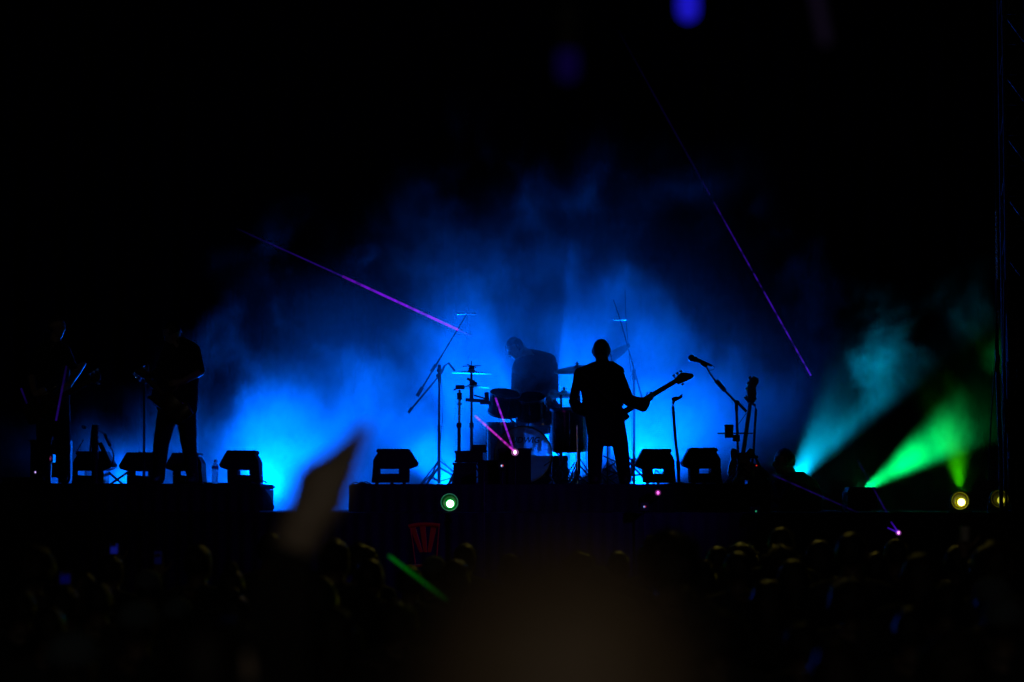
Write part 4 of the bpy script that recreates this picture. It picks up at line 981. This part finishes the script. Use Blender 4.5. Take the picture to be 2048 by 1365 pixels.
F.h([(A(1575, 985), R_(19)), (A(1627, 988), R_(17)), (A(1580, 1018), R_(18)), (A(1625, 1016), R_(18))])
F.h([(A(1582, 968, -.2), R_(11)), (A(1566, 1004, -.26), R_(8.5))]); F.h([(A(1566, 1004, -.26), R_(8)), (A(1548, 998, -.3), R_(6))], 0); F.hand(A(1549, 998, -.3), (-1, 0, .1), (0, 1, 0), 1, .8, 1, 1)
for q in (-.14, .12):
    h0 = Vector((at(1605, 1000, Y).x, Y + q, DECKZ + .24)); k0 = Vector((at(1552, 1000, Y).x, Y + q, DECKZ + .33)); f0 = Vector((k0.x + .1, Y + q, DECKZ + .06))
    F.h([(h0, .09), (k0, .06)], 2); F.h([(k0, .055), (f0, .04)], 2); F.h([(f0 - Vector((0, 0, .02)), .035), (f0 + Vector((-.16, 0, -.03)), .025)], 3)
F.build('body', [M['cloth'], M['skin2'], M['denim'], M['shoe']], t, 0.01, 3, 0.004)
hair_mesh('hair', A(1568, 921), (-0.97, -0.1, -0.12), (0, 0, 1), t, M['hair'], 'short', 1.27, 500, 9)

# ------------------------------------------------------------------ red chair on a low box at the stage front
Y = 25.6
c = at(852, 1080, Y); zc = at(852, 1047, Y).z
pb = thing('chair_platform', 'low dark platform carrying the red chair in front of the stage', 'platform', (c.x, Y, gz(26)))
MB().box((c.x - .5, Y - .45, gz(26) - .02), (c.x + .5, Y + .3, zc - .86)).build('deck_box', M['deck'], pb, bevel=.01)
t = thing('plastic_chair', 'red plastic chair whose slatted back shows above the crowd', 'chair', (c.x, Y, zc - .858))
def arcx(px): return at(px, 1050, Y).x
mb = MB(); pts = []
top = [(817, 1052), (826, 1049.5), (838, 1048), (852, 1047.5), (866, 1048), (879, 1050)]
mb.path([at(a, b + 2, Y + .03 * (1 - abs(a - 850) / 35)) for a, b in top], [m_(4.2, Y)] * 6, 8); mb.build('back_rail', M['red'], t, True)
for x0, x1 in ((845, 850.5), (868, 858.5), (824, 842)):
    a, b = at(x0, 1052, Y + .02), at(x1, 1104, Y)
    d = m_(5.2, Y)
    e_ = m_(2.6, Y)
    MB().hull([(a + Vector((-d, 0, 0)), .006), (a + Vector((d, 0, 0)), .006), (b + Vector((-e_, 0, 0)), .006), (b + Vector((e_, 0, 0)), .006)]).build('slat', M['red'], t)
for x0, x1 in ((820, 832), (878, 872)):
    MB().path([at(x0, 1052, Y), at((x0 + x1) / 2, 1090, Y), at(x1, 1140, Y - .02)], [m_(1.1, Y)] * 3).build('back_post', M['red'], t)
zs = zc - .43
MB().box((c.x - .2, Y - .42, zs - .02), (c.x + .2, Y + .0, zs)).build('seat', M['red'], t, bevel=.008)
for q in (-1, 1):
    for dy in (-.38, -.02): MB().tube((c.x + q * .19, Y + dy, zc - .857), (c.x + q * .17, Y + dy, zs - .02), .02).build('leg', M['red'], t)

# ------------------------------------------------------------------ truss tower and cables at the right edge
Y = 27.4; x0, x1 = at(2018, 800, Y).x, at(2062, 800, Y).x
t = thing('truss_tower', 'dark aluminium truss tower rising at the right edge', 'truss tower', ((x0 + x1) / 2, Y, gz(27)))
zt = 10.5; W = x1 - x0
for xx in (x0, x1):
    for yy in (Y, Y + W): MB().tube((xx, yy, gz(27)), (xx, yy, zt), .028, None, 12).build('chord', M['galv'], t, True)
k = 0; zz = gz(27) + .2
while zz < zt - .4:
    for yy, (a, b) in ((Y, (x0, x1)), (Y + W, (x1, x0))):
        if k % 2: a, b = b, a
        MB().tube((a, yy, zz), (b, yy, zz + .35), .011, None, 8).build('brace', M['galv'], t, True)
    MB().tube((x0, Y if k % 2 else Y + W, zz), (x0, Y + W if k % 2 else Y, zz + .35), .011, None, 8).build('brace', M['galv'], t, True)
    MB().tube((x0, Y, zz), (x1, Y, zz), .010, None, 8).build('rung', M['galv'], t, True)
    zz += .35; k += 1
MB().box((x0 - .2, Y - .2, gz(27)), (x1 + .2, Y + W + .2, gz(27) + .03)).build('base_plate', M['steel'], t)
for k_, (dx_, r_) in enumerate(((.0, .05), (.055, .035), (.10, .045))):
    MB().path([Vector((x0 + dx_ + .008 * math.sin(z_ * 3 + k_ * 2), Y - .07, gz(27) + .05 + z_ * .55)) for z_ in range(9)], r_ * .8, 8).build('cable_bundle', M['rubber'], t, True)
skirt(x0 + .02, x1 + .1, Y + W + .05, gz(27) + .1, 9.5, 'cloth_cover', t, .02, 'curtain', .12)
# hoist chain
Y = 27.1; t = thing('hoist_chain', 'hanging hoist chain with yellow glints left of the truss tower', 'chain', at(1995, 590, Y))
xc = at(1995, 640, Y).x; z0, z1 = at(1995, 712, Y).z, at(1995, 420, Y).z
lk = bmesh.new()
zz = 0
for i in range(16):
    a = 2 * PI * i / 16
me = None
def link_mesh():
    mb = MB(); pts = []
    for i in range(13):
        a = 2 * PI * i / 12; pts.append(Vector((.011 * math.cos(a), 0, .02 * math.sin(a))))
    mb.path(pts, .0045, 6); 
    bmesh.ops.recalc_face_normals(mb.bm, faces=mb.bm.faces)
    me = bpy.data.meshes.new('chain_link'); mb.bm.to_mesh(me); mb.bm.free(); me.materials.append(M['chrome']); return me
lm = link_mesh(); lk.free()
zz = z0; i = 0
while zz < z1:
    o = bpy.data.objects.new('chain_link', lm); COL.objects.link(o); o.parent = t
    o.location = Vector((xc, Y, zz)) - t.location; o.rotation_euler = (0, 0, (i % 2) * PI / 2 + .4); zz += .031; i += 1
MB().tube((xc, Y, z1), (xc, Y, 10), .004).build('upper_chain', M['steel'], t)
MB().hull([((xc, Y, z0 - .02), .03), ((xc, Y, z0 - .09), .02)]).build('hook_block', M['steel'], t)
def hang(label, pts, Y, r):
    o = MB().path([at(a, b, Y) for a, b in pts], r, 6).build('hanging_cable', M['rubber'], None, True); tag(o, label, 'cable', 'cables hanging by the truss tower')
hang('thick black cable hanging left of the truss tower', [(1993, 560), (1994, 700), (1997, 800), (2001, 900), (2003, 1040)], 26.2, .024)
hang('thin slack cable bowing out left of the thick hanging one', [(1994, 700), (1988, 760), (1983, 830), (1979, 900), (1978, 960)], 26.2, .008)
hang('second cable hanging close against the truss tower', [(2010, 560), (2008, 740), (2011, 850), (2013, 1040)], 26.25, .016)
mb_t = thing('stand_speaker', 'dark narrow loudspeaker strapped beside the truss tower', 'loudspeaker', at(2018, 860, 27.2))
pl = [at(a, b, 27.2) for a, b in ((2004, 740), (2006, 738), (2010, 800), (2014, 860), (2024, 862), (2024, 790), (2014, 790), (2008, 738))]
MB().box(at(2006, 862, 27.2), at(2022, 800, 27.3)).build('cabinet', M['paint'], mb_t, bevel=.01)
MB().box(at(2008, 858, 27.19), at(2020, 804, 27.197)).build('grille', M['grille'], mb_t)
T(MB(), (2006, 738), (2010, 800), 27.25, 5).build('bracket', M['steel'], mb_t)

# ------------------------------------------------------------------ out-of-focus tubes near the camera, made up to give blurred patches of glow
def glow_tube(label, px, py0, py1, Y, wpx, col, s, tilt=0):
    a, b = at(px + tilt, py0, Y), at(px, py1, Y); r = m_(wpx, Y) / 2
    t = thing('blurred_glow', label, 'blurred glow', a)
    MB().hull([(a, r), (b, r)]).build('glowing_tube', emis('dim blue tube', col, s), t, True)
    MB().tube(a + Vector((0, 0, r * .4)), a + Vector((0, 0, r + .08)), r * 1.1).build('cap', M['plastic'], t)
    MB().tube(a + Vector((0, 0, r + .08)), a + Vector((0, 0, 3)), .004).build('cord', M['rubber'], t)
glow_tube('made-up tube giving a blurred bright blue glow at the top right of centre', 1376, -60, 22, 6.0, 42, (0.02, 0.015, 1.0), 0.5)
glow_tube('made-up tube giving a blurred very dim navy glow at the top centre', 1135, 112, 142, 5.0, 44, (0.1, 0.02, 1.0), 0.02)
glow_tube('made-up tilted tube giving a blurred dull mauve glow at the top right', 1650, -70, 80, 5.2, 22, (0.6, 0.35, 1.0), 0.008, -30)

# blue wash from the tower side onto the stage front
x = at(2075, 700, 22).x
t = thing('wash_light', 'blue wash light on the tower just outside the picture', 'stage light', (x, 22, 4.2))
MB().lathe((x + .2, 22, 4.2), (-1, .3, -.3), [(.001, 0), (.1, 0), (.14, .2), (.13, .2), (.11, .1)]).build('housing', M['plastic'], t, True)
spot('lamp', (x, 22, 4.2), (-1.5, 28, .9), (0.16, 0.015, 1.0), 330, 42, 1, t, .1)

# yellow wash hung above the picture, raking the tops of the crowd's heads
t = thing('wash_light', 'yellow wash light hung above the stage front just outside the picture', 'stage light', (2.6, 27.8, 8.2))
MB().lathe((2.65, 28.0, 8.4), (-.1, -.5, -.6), [(.001, 0), (.1, 0), (.14, .2), (.13, .2), (.11, .1)]).build('housing', M['plastic'], t, True)
MB().tube((2.65, 28.0, 8.4), (2.65, 28.0, 11.5), .02).build('pole', M['steel'], t)
spot('lamp', (2.6, 27.8, 8.2), (1.6, 19.5, 1), (1.0, 0.8, 0.12), 260, 50, 1, t, .1)
# unseen warm lamp added behind the camera to faintly light the nearest people
t = thing('fill_lamp', 'added warm fill lamp on a made-up post behind the camera', 'lamp', (1.2, -2.2, 0))
MB().tube((1.2, -2.2, 0), (1.2, -2.2, 3.1), .03).build('post', M['steel'], t)
MB().lathe((1.2, -2.2, 3.2), (0, 0, 1), [(.001, .12), (.16, .0), (.15, -.02)]).build('lamp_shade', M['steel'], t, True)
MB().ball((1.2, -2.2, 3.14), .05).build('bulb', emis('warm bulb', (1, .75, .5), 3), t, True)
L_ = bpy.data.lights.new('lamp', 'POINT'); L_.energy = 75; L_.color = (1, .83, .62); L_.shadow_soft_size = .08
o = bpy.data.objects.new('lamp', L_); COL.objects.link(o); o.parent = t; o.location = (0, 0, 3.05)

# ------------------------------------------------------------------ crowd
def spectator_proto(style, hm, cloth, arm=None, seed=0, skin='skin'):
    """standing 1.72 m, facing +Y (the stage), origin at the feet"""
    t = bpy.data.objects.new('person', None); COL.objects.link(t); t.empty_display_size = .1
    F = Fig(); rnd = random.Random(seed)
    F.head((0, 0, 1.60), (0, 1, .05), k=1.0, mi=1)
    F.h([((0, -.01, 1.52), .055), ((0, -.02, 1.42), .062)], 1)
    F.h([((-.17, -.01, 1.38), .065), ((.17, -.01, 1.38), .065), ((0, -.02, 1.43), .06), ((-.12, 0, 1.15), .1), ((.12, 0, 1.15), .1)])
    F.h([((-.11, 0, 1.18), .1), ((.11, 0, 1.18), .1), ((-.11, 0, .92), .11), ((.11, 0, .92), .11)])
    for q in (-1, 1):
        if arm == q:
            F.h([((q * .19, 0, 1.38), .06), ((q * .3, .08, 1.52), .045)]); F.h([((q * .3, .08, 1.52), .042), ((q * .24, .14, 1.76), .028)], 1)
            F.hand((q * .24, .14, 1.76), (-.1 * q, 0, 1), (0, 1, 0), q, .25, 1, 1)
        else:
            F.h([((q * .19, 0, 1.38), .06), ((q * .24, -.02, 1.1), .045)]); F.h([((q * .24, -.02, 1.1), .042), ((q * .2, .14, .92), .028)], 1)
            F.hand((q * .2, .14, .92), (-.3 * q, 1, -.5), (-q, 0, 0), q, .7, 1, 1)
        F.h([((q * .1, 0, .9), .1), ((q * .11, .01, .5), .062)], 2); F.h([((q * .11, .01, .5), .062), ((q * .11, 0, .09), .042)], 2)
        F.h([((q * .11, -.03, .045), .04), ((q * .12, .15, .035), .032)], 3)
    F.build('body', [cloth, M['skind'], M['denim'], M['shoe']], t, .014, 2, .005)
    if style == 'cap':
        hair_mesh('hair', (0, 0, 1.6), (0, 1, 0), (0, 0, 1), t, hm, 'cropped', 1.0, 300, seed)
        mb = MB(); mb.ball((0, -.005, 1.635), (.09, .108, .085), 20, 12); mb.hull([((-.06, .1, 1.64), .008), ((.06, .1, 1.64), .008), ((-.04, .165, 1.63), .006), ((.04, .165, 1.63), .006)]); mb.build('cap', M['cap'], t, True)
    else: hair_mesh('hair', (0, 0, 1.6), (0, 1, .05), (0, 0, 1), t, hm, style, 1.0, 1400, seed)
    return t
C1, C2 = M['cloth'], M['shirtg']
PRO = dict(short=spectator_proto('short', M['hair'], C1, None, 1), curly=spectator_proto('curly', M['hairb'], C2, None, 2), long=spectator_proto('long', M['hairb'], C1, None, 3),
           bun=spectator_proto('bun', M['hair'], C2, None, 4), cap=spectator_proto('cap', M['hair'], C1, None, 5), cropped=spectator_proto('cropped', M['hair'], C2, None, 6, 'skin2'))
HT = dict(short=1.72, curly=1.745, long=1.725, bun=1.765, cap=1.725, cropped=1.715)
used = set()
def spect(px, py, Y, style, label, group='spectators watching the stage', rot=0.0):
    """head top at photo pixel"""
    p = at(px, py, Y); g = gz(Y); s = (p.z - g) / HT[style]
    o = PRO[style]
    if style in used: o = copy_tree(o)
    used.add(style)
    o.location = (p.x, Y, g); o.scale = (s, s, s) if .86 < s < 1.14 else (min(max(s, .92), 1.08),) * 2 + (s,)
    o.rotation_euler = (0, 0, rot)
    tag(o, label, 'person', group); return o
LIST = [
 (65, 1086, 13.5, 'curly', 'curly haired spectator at the far left of the crowd'),
 (225, 1108, 17, 'short', 'short haired spectator below the small blue phone at the left'),
 (296, 1137, 15, 'cap', 'spectator whose round cap top shines yellow at the left'),
 (398, 1087, 15.5, 'short', 'tall dark headed spectator before the navy left skirt'),
 (464, 1121, 15, 'bun', 'spectator with a bun left of the blurred raised hand'),
 (541, 1063, 17, 'cropped', 'cropped spectator just left of the blurred raised hand'),
 (672, 1076, 14.5, 'short', 'dark headed spectator just right of the blurred raised hand'),
 (722, 1086, 18, 'curly', 'curly headed spectator between the raised hand and the green beam'),
 (742, 1115, 14.5, 'cropped', 'cropped spectator left of the start of the green beam'),
 (868, 1110, 17.5, 'cap', 'capped spectator just below the red chair'),
 (931, 1084, 19.5, 'short', 'small dark headed spectator right of the red chair'),
 (912, 1116, 17, 'long', 'long haired spectator below and right of the red chair'),
 (1020, 1104, 18, 'short', 'spectator under the bass drum with faint yellow rim'),
 (1160, 1101, 19, 'curly', 'curly spectator below the bassist with a faint grey rim'),
 (1238, 1100, 18, 'cropped', 'cropped spectator below the bassist with a yellow edged head'),
 (1196, 1128, 16, 'cap', 'capped spectator below the bassist with a straight yellow edge'),
 (1298, 1070, 19, 'bun', 'spectator with a bun half behind the big round head'),
 (1338, 1060, 10.6, 'curly', 'spectator with the biggest round curly head in the crowd'),
 (1382, 1153, 14, 'cropped', 'low cropped head under the big round curly head'),
 (1436, 1090, 20, 'long', 'long haired spectator with blue glints right of the big curly head'),
 (1474, 1101, 15.5, 'cropped', 'spectator with a clear yellow arc over the cropped head right of the big curly one'),
 (1484, 1084, 20, 'curly', 'small curly headed spectator above the yellow arc head'),
 (1561, 1089, 16, 'curly', 'curly spectator below the crouched technician'),
 (1588, 1116, 14.5, 'long', 'long haired spectator below the crouched technician'),
 (1563, 1052, 18, 'short', 'tall shadowy spectator rising under the technician'),
 (1703, 1063, 14, 'cropped', 'broad headed dark spectator under the boxy black light'),
 (1752, 1102, 16, 'short', 'spectator left of the magenta laser with a dull olive rim'),
 (1790, 1075, 19, 'short', 'spectator directly beneath the right magenta laser'),
 (1842, 1103, 12.5, 'long', 'long haired spectator with the brightest yellow hair in the crowd'),
 (1912, 1089, 17, 'short', 'spectator directly under the bright yellow lamp'),
 (1948, 1102, 16, 'bun', 'spectator with bun right of the bright yellow lamp'),
 (1993, 1081, 13, 'curly', 'curly spectator with a pinkish rim at the right edge'),
 (1893, 1160, 12, 'short', 'low dark head at lower right with a small yellow arc'),
 (1985, 1150, 11, 'cap', 'capped head low at the right edge'),
 (1640, 1078, 19, 'long', 'long haired spectator between technician and boxy light'),
 (130, 1170, 12, 'short', 'head under the blue phone screen low at the left'),
 (168, 1142, 16, 'long', 'long haired spectator right of the blue phone low at left'),
 (1410, 1118, 17, 'bun', 'spectator with a bun below the blue glints'),
 (820, 1128, 15.5, 'short', 'short haired spectator behind the green beam'),
]
for i, (px, py, Yc, stl, lab) in enumerate(LIST):
    spect(px, py, Yc, stl, lab, rot=random.uniform(-.5, .5))
styles = list(PRO)
KIND = dict(short='short haired head', curly='big curly head', long='long haired head', bun='head with a bun', cap='head in a grey blue cap', cropped='cropped head')
ORD = 'first second third fourth fifth sixth seventh eighth ninth tenth eleventh twelfth thirteenth fourteenth fifteenth'.split()
k = 0
for row, (Yc, py, step) in enumerate(((13.0, 1175, 150), (10.2, 1215, 190), (8.0, 1265, 250))):
    x = 40 + row * 60; nth = 0
    while x < 2060:
        if not (700 < x < 1430 and row > 0) and not (row == 2 and 430 < x < 700):
            spect(x + random.uniform(-20, 20), py + random.uniform(-28, 34), Yc + random.uniform(-.5, .5), styles[(k * 5 + row) % 6], KIND[styles[(k * 5 + row) % 6]] + ', ' + ORD[nth] + ' from the left in the ' + ('upper', 'middle', 'lowest')[row] + ' dark row', 'spectators in the dark lower crowd', random.uniform(-.4, .4)); k += 1; nth += 1
        x += step
# phones and cup held over heads
def phone(label, px, py, Y, w_, h_, col, s):
    a, b = at(px - w_ / 2, py + h_ / 2, Y), at(px + w_ / 2, py - h_ / 2, Y)
    t = thing('mobile_phone', label, 'phone', ((a.x + b.x) / 2, Y, a.z), 'phones held up in the crowd')
    MB().box((a.x, Y, a.z), (b.x, Y + .009, b.z)).build('phone_case', M['phone'], t, bevel=.002)
    MB().box((a.x + .003, Y - .0015, a.z + .005), (b.x - .003, Y - .0003, b.z - .005)).build('screen', emis('dim screen', col, s), t)
    F = Fig(); c = Vector(((a.x + b.x) / 2, Y + .03, a.z))
    F.h([(c + Vector((0, 0, -.35)), .04), (c + Vector((0, 0, -.08)), .028)], 0); F.hand(c + Vector((0, 0, -.08)), (0, -.1, 1), (0, -1, 0), 1, .35, 1, 1)
    h = thing('person', 'raised hand and forearm holding ' + label, 'person', c + Vector((0, 0, -.35)))
    F.build('arm', [M['cloth'], M['skin2']], h, .009, 1)
phone('the small blue phone screen left of the navy skirt', 228, 1098, 17.2, 16, 22, (0.03, 0.05, 1.0), 0.10)
phone('the dim blue phone screen low at the left', 130, 1156, 14, 22, 26, (0.02, 0.02, 1.0), 0.03)
phone('the added phone screen glowing faint grey blue for a bit of wall below the left guitarist', 316, 1116, 17, 16, 28, (0.05, 0.08, 1.0), 0.012)  # glowing phone and hand made up in place of a dim bit of wall
Y = 15.5; c = at(1930, 1082, Y)
cp = thing('drink_cup', 'pale plastic cup raised under the bright yellow lamp', 'cup', c)
MB().lathe(c, (0, 0, 1), [(.001, 0), (.026, 0), (.033, .09), (.031, .09), (.025, .005)]).build('cup_wall', M['cup'], cp, True)
h = thing('person', 'raised hand and forearm holding the pale plastic cup', 'person', c + Vector((0, 0.02, -.4)))
F = Fig(); F.h([(c + Vector((0, .05, -.4)), .04), (c + Vector((0, .05, -.07)), .028)], 0); F.hand(c + Vector((0, .045, -.07)), (0, -.1, 1), (0, -1, 0), 1, .8, 1, 1); F.build('arm', [M['cloth'], M['skin2']], h, .009, 1)

# ------------------------------------------------------------------ blurred foreground: raised hand, near head
Y = 4.8
t = thing('person', 'near spectator raising a blurred open hand left of centre', 'person', (at(520, 1300, Y).x, Y, gz(Y)))
F = Fig(); s_ = Y / FPX
def B(px, py, dy=0.0): return at(px, py, Y + dy)
wr = B(588, 1096); d = (B(720, 868) - wr)
F.h([(B(585, 1104), .040), (B(612, 1040), .047), (B(590, 1060, .01), .036)], 1)
F.h([(B(608, 1050), .043), (B(640, 960), .042), (B(628, 1000, .02), .046), (B(672, 950), .032), (B(655, 1000), .04)], 1)
k_ = 1.15
dn = d.normalized()
for k_, (bx_, by_, tx_, ty_, r0_) in enumerate(((686, 962, 730, 856, .0165), (674, 948, 712, 872, .017), (660, 945, 692, 888, .017), (645, 945, 664, 908, .015))):
    b0 = B(bx_, by_, .012 * k_); e0 = B(tx_, ty_, .012 * k_ - .01); md = b0.lerp(e0, .55) + Vector((-.003, 0, .002))
    F.h([(b0, .022), (md, r0_ * 1.15)], 1); F.h([(md, r0_ * 1.15), (e0, r0_ * .8)], 1)
F.h([(B(606, 1000), .026), (B(610, 960), .022)], 1); F.h([(B(610, 960), .022), (B(616, 942), .018)], 1); F.h([(B(616, 942), .018), (B(632, 928), .014)], 1)
F.h([(B(618, 950), .02), (B(650, 930, .02), .022), (B(640, 960), .03)], 1)
F.h([(B(583, 1112), .045), (B(560, 1200), .052)], 0); F.h([(B(560, 1200), .055), (B(545, 1330, .02), .06), (B(530, 1420, .05), .075)], 0)
hc = B(415, 1335)
F.head(hc, (0.2, 1, .1), k=1.02, mi=1)
F.h([(hc + Vector((0, 0, -.09)), .056), (hc + Vector((0, 0, -.18)), .065)], 1)
cx = hc.x; zt_ = hc.z - .2
F.h([((cx - .17, Y, zt_ - .04), .065), (B(530, 1430, .03), .07), ((cx, Y, zt_), .06), ((cx - .12, Y, zt_ - .3), .1), ((cx + .12, Y, zt_ - .3), .1)])
F.h([((cx - .11, Y, zt_ - .3), .11), ((cx + .11, Y, zt_ - .3), .11), ((cx - .1, Y, zt_ - .52), .11), ((cx + .1, Y, zt_ - .52), .11)])
for q in (-1, 1):
    F.h([((cx + q * .1, Y, zt_ - .5), .1), ((cx + q * .11, Y, .42), .062)], 2); F.h([((cx + q * .11, Y, .42), .06), ((cx + q * .11, Y, gz(Y) + .1), .04)], 2); F.h([((cx + q * .11, Y - .02, gz(Y) + .045), .04), ((cx + q * .12, Y + .15, gz(Y) + .035), .03)], 3)
F.h([((cx - .19, Y, zt_ - .05), .06), ((cx - .24, Y, zt_ - .32), .045)]); F.h([((cx - .24, Y, zt_ - .32), .042), ((cx - .2, Y + .15, zt_ - .5), .028)], 1); F.hand((cx - .2, Y + .15, zt_ - .5), (.3, 1, -.5), (1, 0, 0), -1, .7, 1, 1)
F.build('body', [M['cloth'], M['skinp'], M['denim'], M['shoe']], t, .007, 2, .002)
hair_mesh('hair', hc, (0.2, 1, .1), (0, 0, 1), t, M['hair'], 'short', 1.02, 800, 21)
# very near head filling the bottom centre
Y = 1.7
hc = at(1110, 1460, Y)
t = thing('person', 'very near blurred spectator with light brown hair filling the bottom centre', 'person', (hc.x, Y, 0))
F = Fig(); F.head(hc, (0.15, 1, 0), k=1.0, mi=1)
cx = hc.x; zz = hc.z
F.h([((cx, Y, zz - .08), .056), ((cx, Y, zz - .17), .064)], 1)
F.h([((cx - .18, Y, zz - .22), .065), ((cx + .18, Y, zz - .22), .065), ((cx, Y, zz - .17), .06), ((cx - .12, Y, zz - .45), .1), ((cx + .12, Y, zz - .45), .1)])
F.h([((cx - .11, Y, zz - .42), .1), ((cx + .11, Y, zz - .42), .1), ((cx - .11, Y, zz - .68), .11), ((cx + .11, Y, zz - .68), .11)])
for q in (-1, 1):
    F.h([((cx + q * .19, Y, zz - .22), .06), ((cx + q * .24, Y, zz - .5), .045)]); F.h([((cx + q * .24, Y, zz - .5), .042), ((cx + q * .2, Y + .15, zz - .68), .028)], 1); F.hand((cx + q * .2, Y + .15, zz - .68), (-.3 * q, 1, -.5), (-q, 0, 0), q, .7, 1, 1)
    F.h([((cx + q * .1, Y, zz - .7), .1), ((cx + q * .11, Y, .48), .062)], 2); F.h([((cx + q * .11, Y, .48), .06), ((cx + q * .11, Y, .09), .042)], 2); F.h([((cx + q * .11, Y - .03, .045), .04), ((cx + q * .12, Y + .15, .035), .032)], 3)
F.build('body', [M['shirtg'], M['skin'], M['denim'], M['shoe']], t, .012, 2, .004)
hair_mesh('hair', hc, (0.15, 1, 0), (0, 0, 1), t, M['hairf'], 'long', 1.08, 1500, 31)
